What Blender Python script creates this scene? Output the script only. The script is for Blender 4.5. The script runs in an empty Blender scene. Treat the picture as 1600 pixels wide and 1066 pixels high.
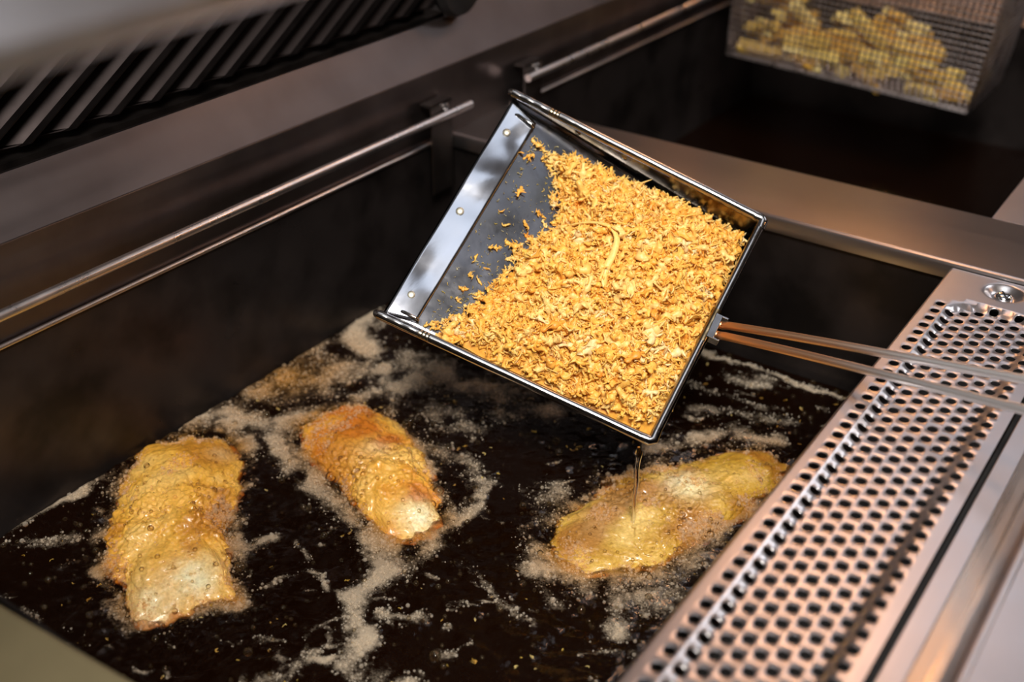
import bpy, math, random
import numpy as np
from mathutils import Matrix, Vector

# ------------------------------------------------------------------ camera
SC = bpy.context.scene
COL = SC.collection
RIGHT = Vector((0.817206, 0.576345, 0.000790))
DOWN = Vector((0.296730, -0.419560, -0.857858))
FWD = Vector((-0.494091, 0.701281, -0.513886))
CAM = Vector((0, 0, 0.42))
FPX = 1753.37
cd = bpy.data.cameras.new('camera')
cam = bpy.data.objects.new('camera', cd)
COL.objects.link(cam)
m = Matrix((RIGHT, -DOWN, -FWD)).transposed().to_4x4()
m.translation = CAM
cam.matrix_world = m
cd.sensor_width = 36.0
cd.lens = FPX / 1600 * 36
cd.clip_start = 0.02
cd.dof.use_dof = True
cd.dof.focus_distance = 0.845
cd.dof.aperture_fstop = 3.9
SC.camera = cam

# ------------------------------------------------------------------ light
w = bpy.data.worlds.new('world')
SC.world = w
w.use_nodes = True
w.node_tree.nodes['Background'].inputs['Color'].default_value = (0.95, 0.93, 1.0, 1)
w.node_tree.nodes['Background'].inputs['Strength'].default_value = 0.10


def area(name, loc, target, sx, sy, power, colr):
    l = bpy.data.lights.new(name, 'AREA')
    l.shape = 'RECTANGLE'
    l.size, l.size_y, l.energy, l.color = sx, sy, power, colr
    o = bpy.data.objects.new(name, l)
    COL.objects.link(o)
    o.location = loc
    d = Vector(target) - Vector(loc)
    o.rotation_euler = d.to_track_quat('-Z', 'Y').to_euler()
    return o


area('key_panel_light', (0.45, -0.45, 1.72), (-0.35, 0.6, 0), 0.70, 0.70, 80, (1.0, 0.95, 0.88))
area('ceiling_panel_light', (-0.10, 0.50, 1.86), (-0.10, 0.5, 0), 0.8, 0.6, 2.2, (0.84, 0.91, 1.0))
area('far_ceiling_panel_light', (-0.45, 2.9, 1.86), (-0.45, 2.9, 0), 0.9, 2.0, 4.8, (0.92, 0.92, 1.0))
area('far_ceiling_panel_light', (1.05, 2.9, 1.86), (1.05, 2.9, 0), 0.7, 1.6, 13, (0.93, 0.95, 1.0))
area('heat_lamp_light', (-0.42, 1.50, 1.04), (-0.3, 0.8, 0), 0.16, 0.16, 0.95, (1.0, 0.45, 0.16))
area('heat_lamp_light', (-0.75, 2.80, 0.86), (-0.3, 0.9, 0), 0.09, 0.09, 1.1, (1.0, 0.45, 0.16))
area('heat_lamp_light', (1.45, 2.15, 1.15), (0, 0.4, 0), 0.2, 0.2, 2.5, (1.0, 0.45, 0.16))
area('warm_cabinet_light', (-1.10, 2.6, 0.55), (0.0, 0.5, 0.1), 1.3, 0.35, 1.3, (1.0, 0.45, 0.18))

SC.view_settings.view_transform = 'Standard'
SC.view_settings.look = 'None'
SC.view_settings.gamma = 1
SC.view_settings.use_curve_mapping = False
SC.view_settings.exposure = 0.0
try:
    SC.cycles.transparent_max_bounces = 24
    SC.cycles.max_bounces = 8
    SC.cycles.sample_clamp_indirect = 4
except Exception:
    pass

rng = np.random.default_rng(7)
random.seed(7)


# ------------------------------------------------------------------ noise
def _h(ix, iy, iz, s):
    n = (ix * 374761393 + iy * 668265263 + iz * 2147483647 + s * 1274126177) & 0xFFFFFFFF
    n = ((n ^ (n >> 13)) * 1274126177) & 0xFFFFFFFF
    n = (n ^ (n >> 16)) & 0xFFFF
    return n / 32767.5 - 1.0


def vnoise(p, s=0):
    p = np.asarray(p, float)
    i = np.floor(p).astype(np.int64)
    f = p - i
    u = f * f * (3 - 2 * f)
    r = 0
    for a in (0, 1):
        for b in (0, 1):
            for c in (0, 1):
                wt = (u[:, 0] if a else 1 - u[:, 0]) * (u[:, 1] if b else 1 - u[:, 1]) * (u[:, 2] if c else 1 - u[:, 2])
                r = r + wt * _h(i[:, 0] + a, i[:, 1] + b, i[:, 2] + c, s)
    return r


def fbm(p, s=0, o=3):
    p = np.asarray(p, float)
    r, a = 0, 1.0
    for k in range(o):
        r = r + a * vnoise(p * 2 ** k + 17.3 * k, s + k)
        a *= 0.5
    return r


def sstep(a, b, x):
    t = np.clip((x - a) / (b - a), 0, 1)
    return t * t * (3 - 2 * t)


def pt(px, py, z):
    """point of the horizontal plane z seen at photograph pixel (px, py)"""
    d = RIGHT * (px - 800) + DOWN * (py - 533) + FWD * FPX
    q = CAM + d * ((z - CAM.z) / d.z)
    return np.array(q)


# ------------------------------------------------------------------ mesh helpers
def link(name, me, mat=None, parent=None):
    o = bpy.data.objects.new(name, me)
    COL.objects.link(o)
    if mat is not None and len(me.materials) == 0:
        me.materials.append(mat)
    if parent is not None:
        o.parent = parent
        o.matrix_parent_inverse = Matrix.Translation(-Vector(parent.location)) if parent.parent is None and not parent.data else Matrix()
    return o


def mesh(name, V, F, mat=None, parent=None, smooth=True, col=None, attr=None):
    me = bpy.data.meshes.new(name)
    V = np.asarray(V, np.float32)
    if isinstance(F, np.ndarray):
        n, k = F.shape
        me.vertices.add(len(V))
        me.vertices.foreach_set('co', V.ravel())
        me.loops.add(n * k)
        me.loops.foreach_set('vertex_index', F.astype(np.int32).ravel())
        me.polygons.add(n)
        me.polygons.foreach_set('loop_start', np.arange(0, n * k, k, dtype=np.int32))
        me.update(calc_edges=True)
        me.validate()
    else:
        me.from_pydata([tuple(map(float, v)) for v in V], [], F)
        me.update()
    me.polygons.foreach_set('use_smooth', np.full(len(me.polygons), smooth))
    if col is not None:
        a = me.color_attributes.new('col', 'FLOAT_COLOR', 'POINT')
        a.data.foreach_set('color', np.asarray(col, np.float32).ravel())
    if attr is not None:
        for k2, v2 in attr.items():
            a = me.attributes.new(k2, 'FLOAT', 'POINT')
            a.data.foreach_set('value', np.asarray(v2, np.float32))
    return link(name, me, mat, parent)


class MB:
    def __init__(s):
        s.V, s.F = [], []

    def add(s, V, F):
        o = len(s.V)
        s.V += [tuple(map(float, v)) for v in V]
        s.F += [tuple(i + o for i in f) for f in F]
        return s

    def box(s, a, b, M=None):
        (x0, y0, z0), (x1, y1, z1) = a, b
        V = [(x0, y0, z0), (x1, y0, z0), (x1, y1, z0), (x0, y1, z0), (x0, y0, z1), (x1, y0, z1), (x1, y1, z1), (x0, y1, z1)]
        if M is not None:
            V = [M(*v) for v in V]
        return s.add(V, [(0, 3, 2, 1), (4, 5, 6, 7), (0, 1, 5, 4), (1, 2, 6, 5), (2, 3, 7, 6), (3, 0, 4, 7)])

    def tube(s, pts, r, n=12, cap=True):
        P = [Vector(p) for p in pts]
        rr = r if hasattr(r, '__len__') else [r] * len(P)
        up = None
        V = []
        for i, p in enumerate(P):
            d = (P[min(i + 1, len(P) - 1)] - P[max(i - 1, 0)]).normalized()
            if up is None:
                up = Vector((0, 0, 1)) if abs(d.z) < 0.9 else Vector((1, 0, 0))
            a = d.cross(up).normalized()
            up = a.cross(d).normalized()
            for k in range(n):
                t = 2 * math.pi * k / n
                V.append(p + (a * math.cos(t) + up * math.sin(t)) * rr[i])
        F = []
        for i in range(len(P) - 1):
            for k in range(n):
                k2 = (k + 1) % n
                F.append((i * n + k, i * n + k2, i * n + n + k2, i * n + n + k))
        if cap:
            F.append(tuple(range(n - 1, -1, -1)))
            F.append(tuple((len(P) - 1) * n + k for k in range(n)))
        return s.add(V, F)

    def prism(s, prof, y0, y1, ny=1):
        """closed (x, z) profile extruded along y"""
        n = len(prof)
        V = []
        for j in range(ny + 1):
            y = y0 + (y1 - y0) * j / ny
            V += [(x, y, z) for x, z in prof]
        F = []
        for j in range(ny):
            for k in range(n):
                k2 = (k + 1) % n
                F.append((j * n + k, j * n + n + k, j * n + n + k2, j * n + k2))
        F.append(tuple(range(n)))
        F.append(tuple(ny * n + k for k in range(n - 1, -1, -1)))
        return s.add(V, F)

    def lathe(s, prof, M, n=20):
        """(r, h) profile turned about local h axis; M maps (x, y, h) to world"""
        V, F = [], []
        for r_, h_ in prof:
            for k in range(n):
                t = 2 * math.pi * k / n
                V.append(M(r_ * math.cos(t), r_ * math.sin(t), h_))
        for i in range(len(prof) - 1):
            for k in range(n):
                k2 = (k + 1) % n
                F.append((i * n + k, i * n + k2, i * n + n + k2, i * n + n + k))
        F.append(tuple(range(n - 1, -1, -1)))
        F.append(tuple((len(prof) - 1) * n + k for k in range(n)))
        return s.add(V, F)

    def build(s, name, mat, parent=None, smooth=False, bevel=0, seg=2):
        me = bpy.data.meshes.new(name)
        me.from_pydata(s.V, [], s.F)
        me.update()
        o = link(name, me, mat, parent)
        if smooth:
            me.polygons.foreach_set('use_smooth', [True] * len(me.polygons))
            me.set_sharp_from_angle(angle=math.radians(40))
        if bevel:
            b = o.modifiers.new('bevel', 'BEVEL')
            b.width, b.segments = bevel, seg
            b.limit_method = 'ANGLE'
        return o


def tag(o, label, cat=None, group=None, kind=None):
    if label:
        o['label'] = label
    if cat:
        o['category'] = cat
    if group:
        o['group'] = group
    if kind:
        o['kind'] = kind
    return o


def empty(name, loc=(0, 0, 0)):
    o = bpy.data.objects.new(name, None)
    COL.objects.link(o)
    o.location = loc
    o.empty_display_size = 0.02
    return o


# ------------------------------------------------------------------ materials
def mat(name):
    mt = bpy.data.materials.new(name)
    mt.use_nodes = True
    nt = mt.node_tree
    return mt, nt, nt.nodes['Principled BSDF']


def N(nt, t, **kw):
    n = nt.nodes.new(t)
    for k, v in kw.items():
        if k in n.inputs:
            n.inputs[k].default_value = v
        else:
            setattr(n, k, v)
    return n


def ramp(nt, fac, stops):
    r = nt.nodes.new('ShaderNodeValToRGB')
    e = r.color_ramp.elements
    while len(e) < len(stops):
        e.new(0.5)
    for q, (p, c) in zip(e, stops):
        q.position = p
        q.color = (*c, 1) if len(c) == 3 else c
    nt.links.new(fac, r.inputs['Fac'])
    return r.outputs['Color']


def steel(name, base, rough, scale=(40, 40, 40), rvar=0.08, cvar=0.12, bump=0.02, metallic=1.0, grime=None, aniso=None):
    mt, nt, b = mat(name)
    tc = N(nt, 'ShaderNodeTexCoord')
    mp = N(nt, 'ShaderNodeMapping')
    mp.inputs['Scale'].default_value = scale
    nt.links.new(tc.outputs['Object'], mp.inputs['Vector'])
    n1 = N(nt, 'ShaderNodeTexNoise', Scale=1.0, Detail=5.0)
    nt.links.new(mp.outputs[0], n1.inputs['Vector'])
    n2 = N(nt, 'ShaderNodeTexNoise', Scale=14.0, Detail=4.0)
    nt.links.new(tc.outputs['Object'], n2.inputs['Vector'])
    lo = [c * (1 - cvar) for c in base]
    hi = [min(1, c * (1 + cvar)) for c in base]
    if grime:
        c = ramp(nt, n2.outputs['Fac'], [(0.36, grime), (0.56, base), (0.75, hi)])
    else:
        c = ramp(nt, n2.outputs['Fac'], [(0.3, lo), (0.7, hi)])
    nt.links.new(c, b.inputs['Base Color'])
    rr = ramp(nt, n1.outputs['Fac'], [(0.3, (rough - rvar,) * 3), (0.7, (rough + rvar,) * 3)])
    nt.links.new(rr, b.inputs['Roughness'])
    b.inputs['Metallic'].default_value = metallic
    bp = N(nt, 'ShaderNodeBump', Strength=bump, Distance=0.002)
    nt.links.new(n1.outputs['Fac'], bp.inputs['Height'])
    nt.links.new(bp.outputs[0], b.inputs['Normal'])
    return mt


M = {}
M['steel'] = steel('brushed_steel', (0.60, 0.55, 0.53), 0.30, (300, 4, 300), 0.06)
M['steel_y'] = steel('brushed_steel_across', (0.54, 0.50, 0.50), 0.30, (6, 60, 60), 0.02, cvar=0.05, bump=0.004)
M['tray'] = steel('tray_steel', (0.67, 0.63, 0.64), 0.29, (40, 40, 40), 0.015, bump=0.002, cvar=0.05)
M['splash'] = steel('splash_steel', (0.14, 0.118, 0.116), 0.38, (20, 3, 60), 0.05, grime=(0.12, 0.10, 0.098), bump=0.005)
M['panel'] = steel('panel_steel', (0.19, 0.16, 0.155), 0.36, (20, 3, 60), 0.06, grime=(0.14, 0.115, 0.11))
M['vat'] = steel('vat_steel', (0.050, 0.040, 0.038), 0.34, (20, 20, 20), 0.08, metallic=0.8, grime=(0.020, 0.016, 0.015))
M['dark'] = steel('dark_steel', (0.10, 0.085, 0.08), 0.4, (30, 30, 30))
M['slat'] = steel('slat_steel', (0.020, 0.016, 0.0156), 0.5, (30, 30, 30), metallic=1.0)
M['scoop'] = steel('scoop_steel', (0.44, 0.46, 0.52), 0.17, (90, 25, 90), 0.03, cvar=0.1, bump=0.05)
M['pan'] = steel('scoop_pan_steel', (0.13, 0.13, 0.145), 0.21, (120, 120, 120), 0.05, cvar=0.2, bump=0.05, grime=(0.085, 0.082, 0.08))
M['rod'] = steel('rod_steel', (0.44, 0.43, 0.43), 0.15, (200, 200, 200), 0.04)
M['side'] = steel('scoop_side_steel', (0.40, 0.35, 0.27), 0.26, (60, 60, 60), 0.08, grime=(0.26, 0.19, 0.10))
M['ledge'] = steel('greasy_ledge_steel', (0.40, 0.335, 0.19), 0.5, (20, 20, 20), 0.06, metallic=0.75, cvar=0.06)
M['rail'] = steel('rail_steel', (0.72, 0.68, 0.68), 0.3, (40, 40, 40), 0.05, bump=0.004)
M['rivet'] = steel('rivet_alloy', (0.75, 0.72, 0.60), 0.5, (40, 40, 40), 0.05)
M['chrome'] = steel('chrome', (0.8, 0.8, 0.82), 0.12, (40, 40, 40), 0.03)
M['wire'] = steel('basket_wire_steel', (0.42, 0.37, 0.36), 0.32, (40, 40, 40))


def simple(name, c, rough=0.6, metallic=0.0):
    mt, nt, b = mat(name)
    n2 = N(nt, 'ShaderNodeTexNoise', Scale=25.0, Detail=3.0)
    tc = N(nt, 'ShaderNodeTexCoord')
    nt.links.new(tc.outputs['Object'], n2.inputs['Vector'])
    nt.links.new(ramp(nt, n2.outputs['Fac'], [(0.3, [x * 0.85 for x in c]), (0.7, [min(1, x * 1.1) for x in c])]), b.inputs['Base Color'])
    b.inputs['Roughness'].default_value = rough
    b.inputs['Metallic'].default_value = metallic
    return mt


M['black'] = simple('black_plastic', (0.006, 0.005, 0.005), 0.5)
M['wall'] = simple('dark_wall', (0.05, 0.045, 0.045), 0.7)
M['ceiling'] = simple('ceiling_paint', (0.35, 0.34, 0.34), 0.9)
M['floor'] = simple('floor_tile', (0.08, 0.07, 0.065), 0.6)
M['rubber'] = simple('dark_recess', (0.01, 0.009, 0.009), 0.6)

# handle wire, warm reflection painted in: bronze near pan, plain steel towards the grip
mt, nt, b = mat('painted_reflection_wire')
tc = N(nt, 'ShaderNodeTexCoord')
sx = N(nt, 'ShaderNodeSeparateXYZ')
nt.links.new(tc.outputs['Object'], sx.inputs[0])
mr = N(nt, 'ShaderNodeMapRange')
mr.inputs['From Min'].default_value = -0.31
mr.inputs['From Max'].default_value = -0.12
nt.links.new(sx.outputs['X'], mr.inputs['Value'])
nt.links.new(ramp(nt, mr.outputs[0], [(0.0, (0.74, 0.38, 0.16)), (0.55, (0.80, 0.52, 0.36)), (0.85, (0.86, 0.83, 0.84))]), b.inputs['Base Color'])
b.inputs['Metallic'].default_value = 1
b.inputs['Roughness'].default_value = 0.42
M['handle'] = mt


def food(name, rough=0.55, sss=0.0, nscale=350.0, bump=0.35, coat=0.0, lo=0.72, hi=1.12):
    mt, nt, b = mat(name)
    at = N(nt, 'ShaderNodeAttribute', attribute_name='col')
    tc = N(nt, 'ShaderNodeTexCoord')
    n1 = N(nt, 'ShaderNodeTexNoise', Scale=nscale, Detail=4.0)
    nt.links.new(tc.outputs['Object'], n1.inputs['Vector'])
    mx = N(nt, 'ShaderNodeMix', data_type='RGBA', blend_type='MULTIPLY')
    mx.inputs['Factor'].default_value = 1
    nt.links.new(at.outputs['Color'], mx.inputs['A'])
    nt.links.new(ramp(nt, n1.outputs['Fac'], [(0.3, (lo, lo * 0.95, lo * 0.85)), (0.7, (hi, hi, hi))]), mx.inputs['B'])
    nt.links.new(mx.outputs['Result'], b.inputs['Base Color'])
    b.inputs['Roughness'].default_value = rough
    if sss:
        b.inputs['Subsurface Weight'].default_value = sss
        b.inputs['Subsurface Radius'].default_value = (0.0030, 0.0018, 0.0008)
        b.inputs['Subsurface Scale'].default_value = 1.0
    if coat:
        b.inputs['Coat Weight'].default_value = coat
        b.inputs['Coat Roughness'].default_value = 0.12
    bp = N(nt, 'ShaderNodeBump', Strength=bump, Distance=0.001)
    nt.links.new(n1.outputs['Fac'], bp.inputs['Height'])
    nt.links.new(bp.outputs[0], b.inputs['Normal'])
    return mt


M['scraps'] = food('fried_batter_scraps', 0.45, 0.25, 420.0, 0.3, lo=0.85, hi=1.06)
M['fish'] = food('battered_fish_crust', 0.45, 0.2, 420.0, 0.7, coat=0.7, lo=0.8, hi=1.12)
M['chip'] = food('chip_potato', 0.55, 0.0, 120.0, 0.2)

# oil: clear amber liquid (absorption by depth) with a thin froth film
mt, nt, b = mat('frying_oil')
out = nt.nodes['Material Output']
nt.nodes.remove(b)
tc = N(nt, 'ShaderNodeTexCoord')
gl = N(nt, 'ShaderNodeBsdfGlossy', Roughness=0.07)
gl.inputs['Color'].default_value = (1, 1, 1, 1)
tr = N(nt, 'ShaderNodeBsdfTransparent')
fr = N(nt, 'ShaderNodeFresnel', IOR=1.46)
nb = N(nt, 'ShaderNodeTexNoise', Scale=170.0, Detail=3.0)
nt.links.new(tc.outputs['Object'], nb.inputs['Vector'])
bp = N(nt, 'ShaderNodeBump', Strength=0.5, Distance=0.0012)
nt.links.new(nb.outputs['Fac'], bp.inputs['Height'])
for q in (gl, fr):
    nt.links.new(bp.outputs[0], q.inputs['Normal'])
mk = N(nt, 'ShaderNodeBsdfDiffuse')      # murk of suspended crumbs
mk.inputs['Color'].default_value = (0.10, 0.030, 0.008, 1)
mxm = N(nt, 'ShaderNodeMixShader')
mxm.inputs[0].default_value = 0.05
nt.links.new(tr.outputs[0], mxm.inputs[1])
nt.links.new(mk.outputs[0], mxm.inputs[2])
mx = N(nt, 'ShaderNodeMixShader')
nt.links.new(fr.outputs[0], mx.inputs[0])
nt.links.new(mxm.outputs[0], mx.inputs[1])
nt.links.new(gl.outputs[0], mx.inputs[2])
at = N(nt, 'ShaderNodeAttribute', attribute_name='foam')
nf = N(nt, 'ShaderNodeTexNoise', Scale=260.0, Detail=4.0, Roughness=0.6)
nt.links.new(tc.outputs['Object'], nf.inputs['Vector'])
vo = N(nt, 'ShaderNodeTexVoronoi', Scale=520.0, feature='DISTANCE_TO_EDGE')
nt.links.new(tc.outputs['Object'], vo.inputs['Vector'])
ma = N(nt, 'ShaderNodeMath', operation='MULTIPLY_ADD')
nt.links.new(nf.outputs['Fac'], ma.inputs[0])
ma.inputs[1].default_value = 0.8
ma.inputs[2].default_value = -0.43
m2 = N(nt, 'ShaderNodeMath', operation='ADD')
nt.links.new(at.outputs['Fac'], m2.inputs[0])
nt.links.new(ma.outputs[0], m2.inputs[1])
m4 = N(nt, 'ShaderNodeMath', operation='MULTIPLY_ADD')
nt.links.new(vo.outputs['Distance'], m4.inputs[0])
m4.inputs[1].default_value = -0.55
nt.links.new(m2.outputs[0], m4.inputs[2])
fm = N(nt, 'ShaderNodeMapRange', interpolation_type='SMOOTHSTEP')
fm.inputs['From Min'].default_value = 0.05
fm.inputs['From Max'].default_value = 0.95
fm.inputs['To Max'].default_value = 0.62
nt.links.new(m4.outputs[0], fm.inputs['Value'])
df = N(nt, 'ShaderNodeBsdfPrincipled', Roughness=0.35)
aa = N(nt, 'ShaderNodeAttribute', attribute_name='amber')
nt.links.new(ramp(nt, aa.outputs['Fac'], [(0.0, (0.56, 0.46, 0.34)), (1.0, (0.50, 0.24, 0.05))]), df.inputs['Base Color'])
nt.links.new(bp.outputs[0], df.inputs['Normal'])
mx2 = N(nt, 'ShaderNodeMixShader')
nt.links.new(fm.outputs[0], mx2.inputs[0])
nt.links.new(mx.outputs[0], mx2.inputs[1])
nt.links.new(df.outputs[0], mx2.inputs[2])
nt.links.new(mx2.outputs[0], out.inputs['Surface'])
va = N(nt, 'ShaderNodeVolumeAbsorption', Density=260.0)
va.inputs['Color'].default_value = (0.80, 0.42, 0.06, 1)
nt.links.new(va.outputs[0], out.inputs['Volume'])
M['oil'] = mt

# froth bubbles: thin shells, whiter in the froth, clear when single
def bubble_mat(name, colr, lo, hi, tint, shine=True):
    mt, nt, b = mat(name)
    out = nt.nodes['Material Output']
    b.inputs['Base Color'].default_value = (*colr, 1)
    b.inputs['Roughness'].default_value = 0.10
    if not shine:
        at = N(nt, 'ShaderNodeAttribute', attribute_name='col')
        nt.links.new(at.outputs['Color'], b.inputs['Base Color'])
    tr = N(nt, 'ShaderNodeBsdfTransparent')
    tr.inputs['Color'].default_value = (*tint, 1)
    lw = N(nt, 'ShaderNodeLayerWeight', Blend=0.3)
    mr = N(nt, 'ShaderNodeMapRange')
    mr.inputs['To Min'].default_value = lo
    mr.inputs['To Max'].default_value = hi
    nt.links.new(lw.outputs['Facing'], mr.inputs['Value'])
    gl = N(nt, 'ShaderNodeBsdfGlossy', Roughness=0.06)
    fr = N(nt, 'ShaderNodeFresnel', IOR=1.4)
    mx = N(nt, 'ShaderNodeMixShader')
    nt.links.new(mr.outputs[0], mx.inputs[0])
    nt.links.new(tr.outputs[0], mx.inputs[1])
    nt.links.new(b.outputs[0], mx.inputs[2])
    mx2 = N(nt, 'ShaderNodeMixShader')
    nt.links.new(fr.outputs[0], mx2.inputs[0])
    nt.links.new(mx.outputs[0], mx2.inputs[1])
    nt.links.new(gl.outputs[0], mx2.inputs[2])
    nt.links.new((mx2 if shine else mx).outputs[0], out.inputs['Surface'])
    return mt


M['bubble'] = bubble_mat('froth_bubble', (0.90, 0.80, 0.64), 0.13, 0.38, (1.0, 0.98, 0.94), False)
M['clear'] = bubble_mat('clear_bubble', (0.5, 0.34, 0.14), 0.0, 0.16, (0.99, 0.95, 0.86))

mt, nt, b = mat('oil_thread')
out = nt.nodes['Material Output']
nt.nodes.remove(b)
gl = N(nt, 'ShaderNodeBsdfGlossy', Roughness=0.05)
tr = N(nt, 'ShaderNodeBsdfTransparent')
tr.inputs['Color'].default_value = (0.80, 0.60, 0.30, 1)
lw = N(nt, 'ShaderNodeFresnel', IOR=1.5)
mx = N(nt, 'ShaderNodeMixShader')
nt.links.new(lw.outputs[0], mx.inputs[0])
nt.links.new(tr.outputs[0], mx.inputs[1])
nt.links.new(gl.outputs[0], mx.inputs[2])
nt.links.new(mx.outputs[0], out.inputs['Surface'])
M['thread'] = mt

# ------------------------------------------------------------------ room
OILZ = -0.150
XB, XF = -0.700, -0.176           # back and front of the vats
Y0, Y1, Y2, Y3 = 0.204, 0.883, 0.992, 1.66
for nm, a, b_, k in (('floor', (-1.2, -2.2, -0.95), (2.6, 4.2, -0.90), 'floor'),
                     ('ceiling', (-1.2, -2.2, 1.90), (2.6, 4.2, 1.95), 'ceiling'),
                     ('wall_back', (-1.25, -2.2, -0.95), (-1.2, 4.2, 1.95), 'wall'),
                     ('wall_far', (-1.25, 4.2, -0.95), (2.6, 4.25, 1.95), 'wall'),
                     ('wall_front', (2.6, -2.2, -0.95), (2.65, 4.25, 1.95), 'wall'),
                     ('wall_near', (-1.25, -2.25, -0.95), (2.65, -2.2, 1.95), 'wall')):
    tag(MB().box(a, b_).build(nm, M[k]), None, None, None, 'structure')

# ------------------------------------------------------------------ frying range
RG = empty('frying_range', (-0.4, 0.8, -0.9))
tag(RG, 'stainless steel frying range with two sunken vats and a steel divider between them', 'fryer')


def vat(name, y0, y1, label=None):
    b = MB()
    t = 0.002
    z0 = -0.27
    b.box((XB - t, y0, z0), (XB, y1, 0.0))
    b.box((XF + 0.004, y0, z0), (XF + 0.004 + t, y1, -0.004))
    b.box((XB - t, y1, z0), (XF + 0.006, y1 + t, -0.001))
    b.box((XB - t, y0 - t, z0), (XF + 0.006, y0, -0.001))
    b.box((XB - t, y0, z0 - t), (XF + 0.006, y1, z0))
    o = b.build(name, M['vat'], RG)
    if label:
        o['label'] = label
    return o


vat('vat', Y0, Y1)
vat('vat', Y2, Y3)
# rolled rim along the back edge of each vat
for a, b_ in ((Y0, Y1 - 0.0), (Y2 + 0.004, Y3)):
    MB().tube([(XB + 0.001, a, 0.0005), (XB + 0.001, b_, 0.0005)], 0.0022, 10).build('vat_rim', M['steel'], RG, True)
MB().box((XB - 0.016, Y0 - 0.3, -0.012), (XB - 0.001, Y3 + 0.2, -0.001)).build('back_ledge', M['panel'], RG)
# divider strip with a rounded near edge
MB().prism([(Y1 - 0.004, -0.010), (Y1 - 0.0045, 0.0005), (Y1 - 0.003, 0.003), (Y1 + 0.004, 0.0035), (Y1 + 0.006, 0.002), (Y2 - 0.002, 0.002), (Y2 + 0.001, 0.0), (Y2 + 0.001, -0.010)], 0, 1)
db = MB()
prof = [(Y1 - 0.0035, -0.012), (Y1 - 0.0045, 0.0000), (Y1 - 0.0035, 0.0022), (Y1 - 0.0012, 0.0032), (Y1 + 0.002, 0.0028), (Y1 + 0.005, 0.002), (Y2 - 0.002, 0.002), (Y2 + 0.001, 0.0005), (Y2 + 0.001, -0.012)]
xs = (XB - 0.002, 0.45)
n = len(prof)
db.add([(x, y, z) for x in xs for y, z in prof], [tuple((k, (k + 1) % n, n + (k + 1) % n, n + k)) for k in range(n)] + [tuple(range(n - 1, -1, -1)), tuple(range(n, 2 * n))])
db.build('divider_strip', M['steel_y'], RG, True)
# near end ledge
e = MB()
eo = [(XB - 0.002, -0.15), (0.45, -0.15), (0.45, Y0 + 0.003), (-0.36, Y0 + 0.003), (XB - 0.002, Y0 - 0.018)]
e.add([(x, y, z) for z in (-0.012, 0.0) for x, y in eo], [(4, 3, 2, 1, 0), (5, 6, 7, 8, 9)] + [(k, (k + 1) % 5, 5 + (k + 1) % 5, 5 + k) for k in range(5)])
e.build('end_ledge', M['ledge'], RG, bevel=0.003)
# front deck: gap, narrow strip, sloping channel, lip, outer deck
YD0, YD1 = Y0 + 0.007, Y1 - 0.006
MB().prism([(-0.0805, -0.03), (-0.0805, -0.008), (-0.0760, -0.008), (-0.0760, -0.03)], YD0, YD1).build('front_gap', M['rubber'], RG)
MB().prism([(-0.0760, -0.03), (-0.0760, 0.0), (-0.0645, 0.0), (-0.0640, -0.0008), (-0.0640, -0.03)], YD0, YD1).build('front_strip', M['tray'], RG, bevel=0.0006)
MB().prism([(-0.0640, -0.03), (-0.0640, -0.0012), (-0.0440, -0.0125), (-0.0440, -0.03)], YD0, YD1).build('front_channel', M['steel'], RG)
MB().prism([(-0.0440, -0.03), (-0.0440, -0.0030), (-0.0432, -0.0016), (-0.0405, -0.0016), (-0.0395, -0.0030), (-0.0395, -0.03)], YD0, YD1).build('front_lip', M['tray'], RG, bevel=0.0005)
MB().box((-0.0395, YD0, -0.03), (0.45, YD1, -0.0035)).build('front_deck', M['tray'], RG)
MB().box((XF - 0.001, Y2 + 0.001, -0.02), (0.45, Y3, 0.001)).build('far_deck', M['tray'], RG)
MB().box((XB - 0.10, Y3 + 0.002, -0.02), (0.45, Y3 + 0.35, 0.0)).build('far_ledge', M['steel_y'], RG)
# splashback: vertical panel, sloping strip, upper wall panel
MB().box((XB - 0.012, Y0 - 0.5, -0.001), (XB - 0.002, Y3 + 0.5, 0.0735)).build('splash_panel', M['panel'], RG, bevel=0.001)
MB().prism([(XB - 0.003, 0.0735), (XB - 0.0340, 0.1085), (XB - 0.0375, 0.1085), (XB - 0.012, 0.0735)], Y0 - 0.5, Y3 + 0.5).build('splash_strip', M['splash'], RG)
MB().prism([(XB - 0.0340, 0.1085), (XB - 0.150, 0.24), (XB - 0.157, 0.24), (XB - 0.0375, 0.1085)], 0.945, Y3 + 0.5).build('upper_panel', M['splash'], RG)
MB().box((XB - 0.012, Y0 - 0.3, -0.9), (0.47, Y3 + 0.35, -0.28)).build('range_body', M['steel'], RG)

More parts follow.
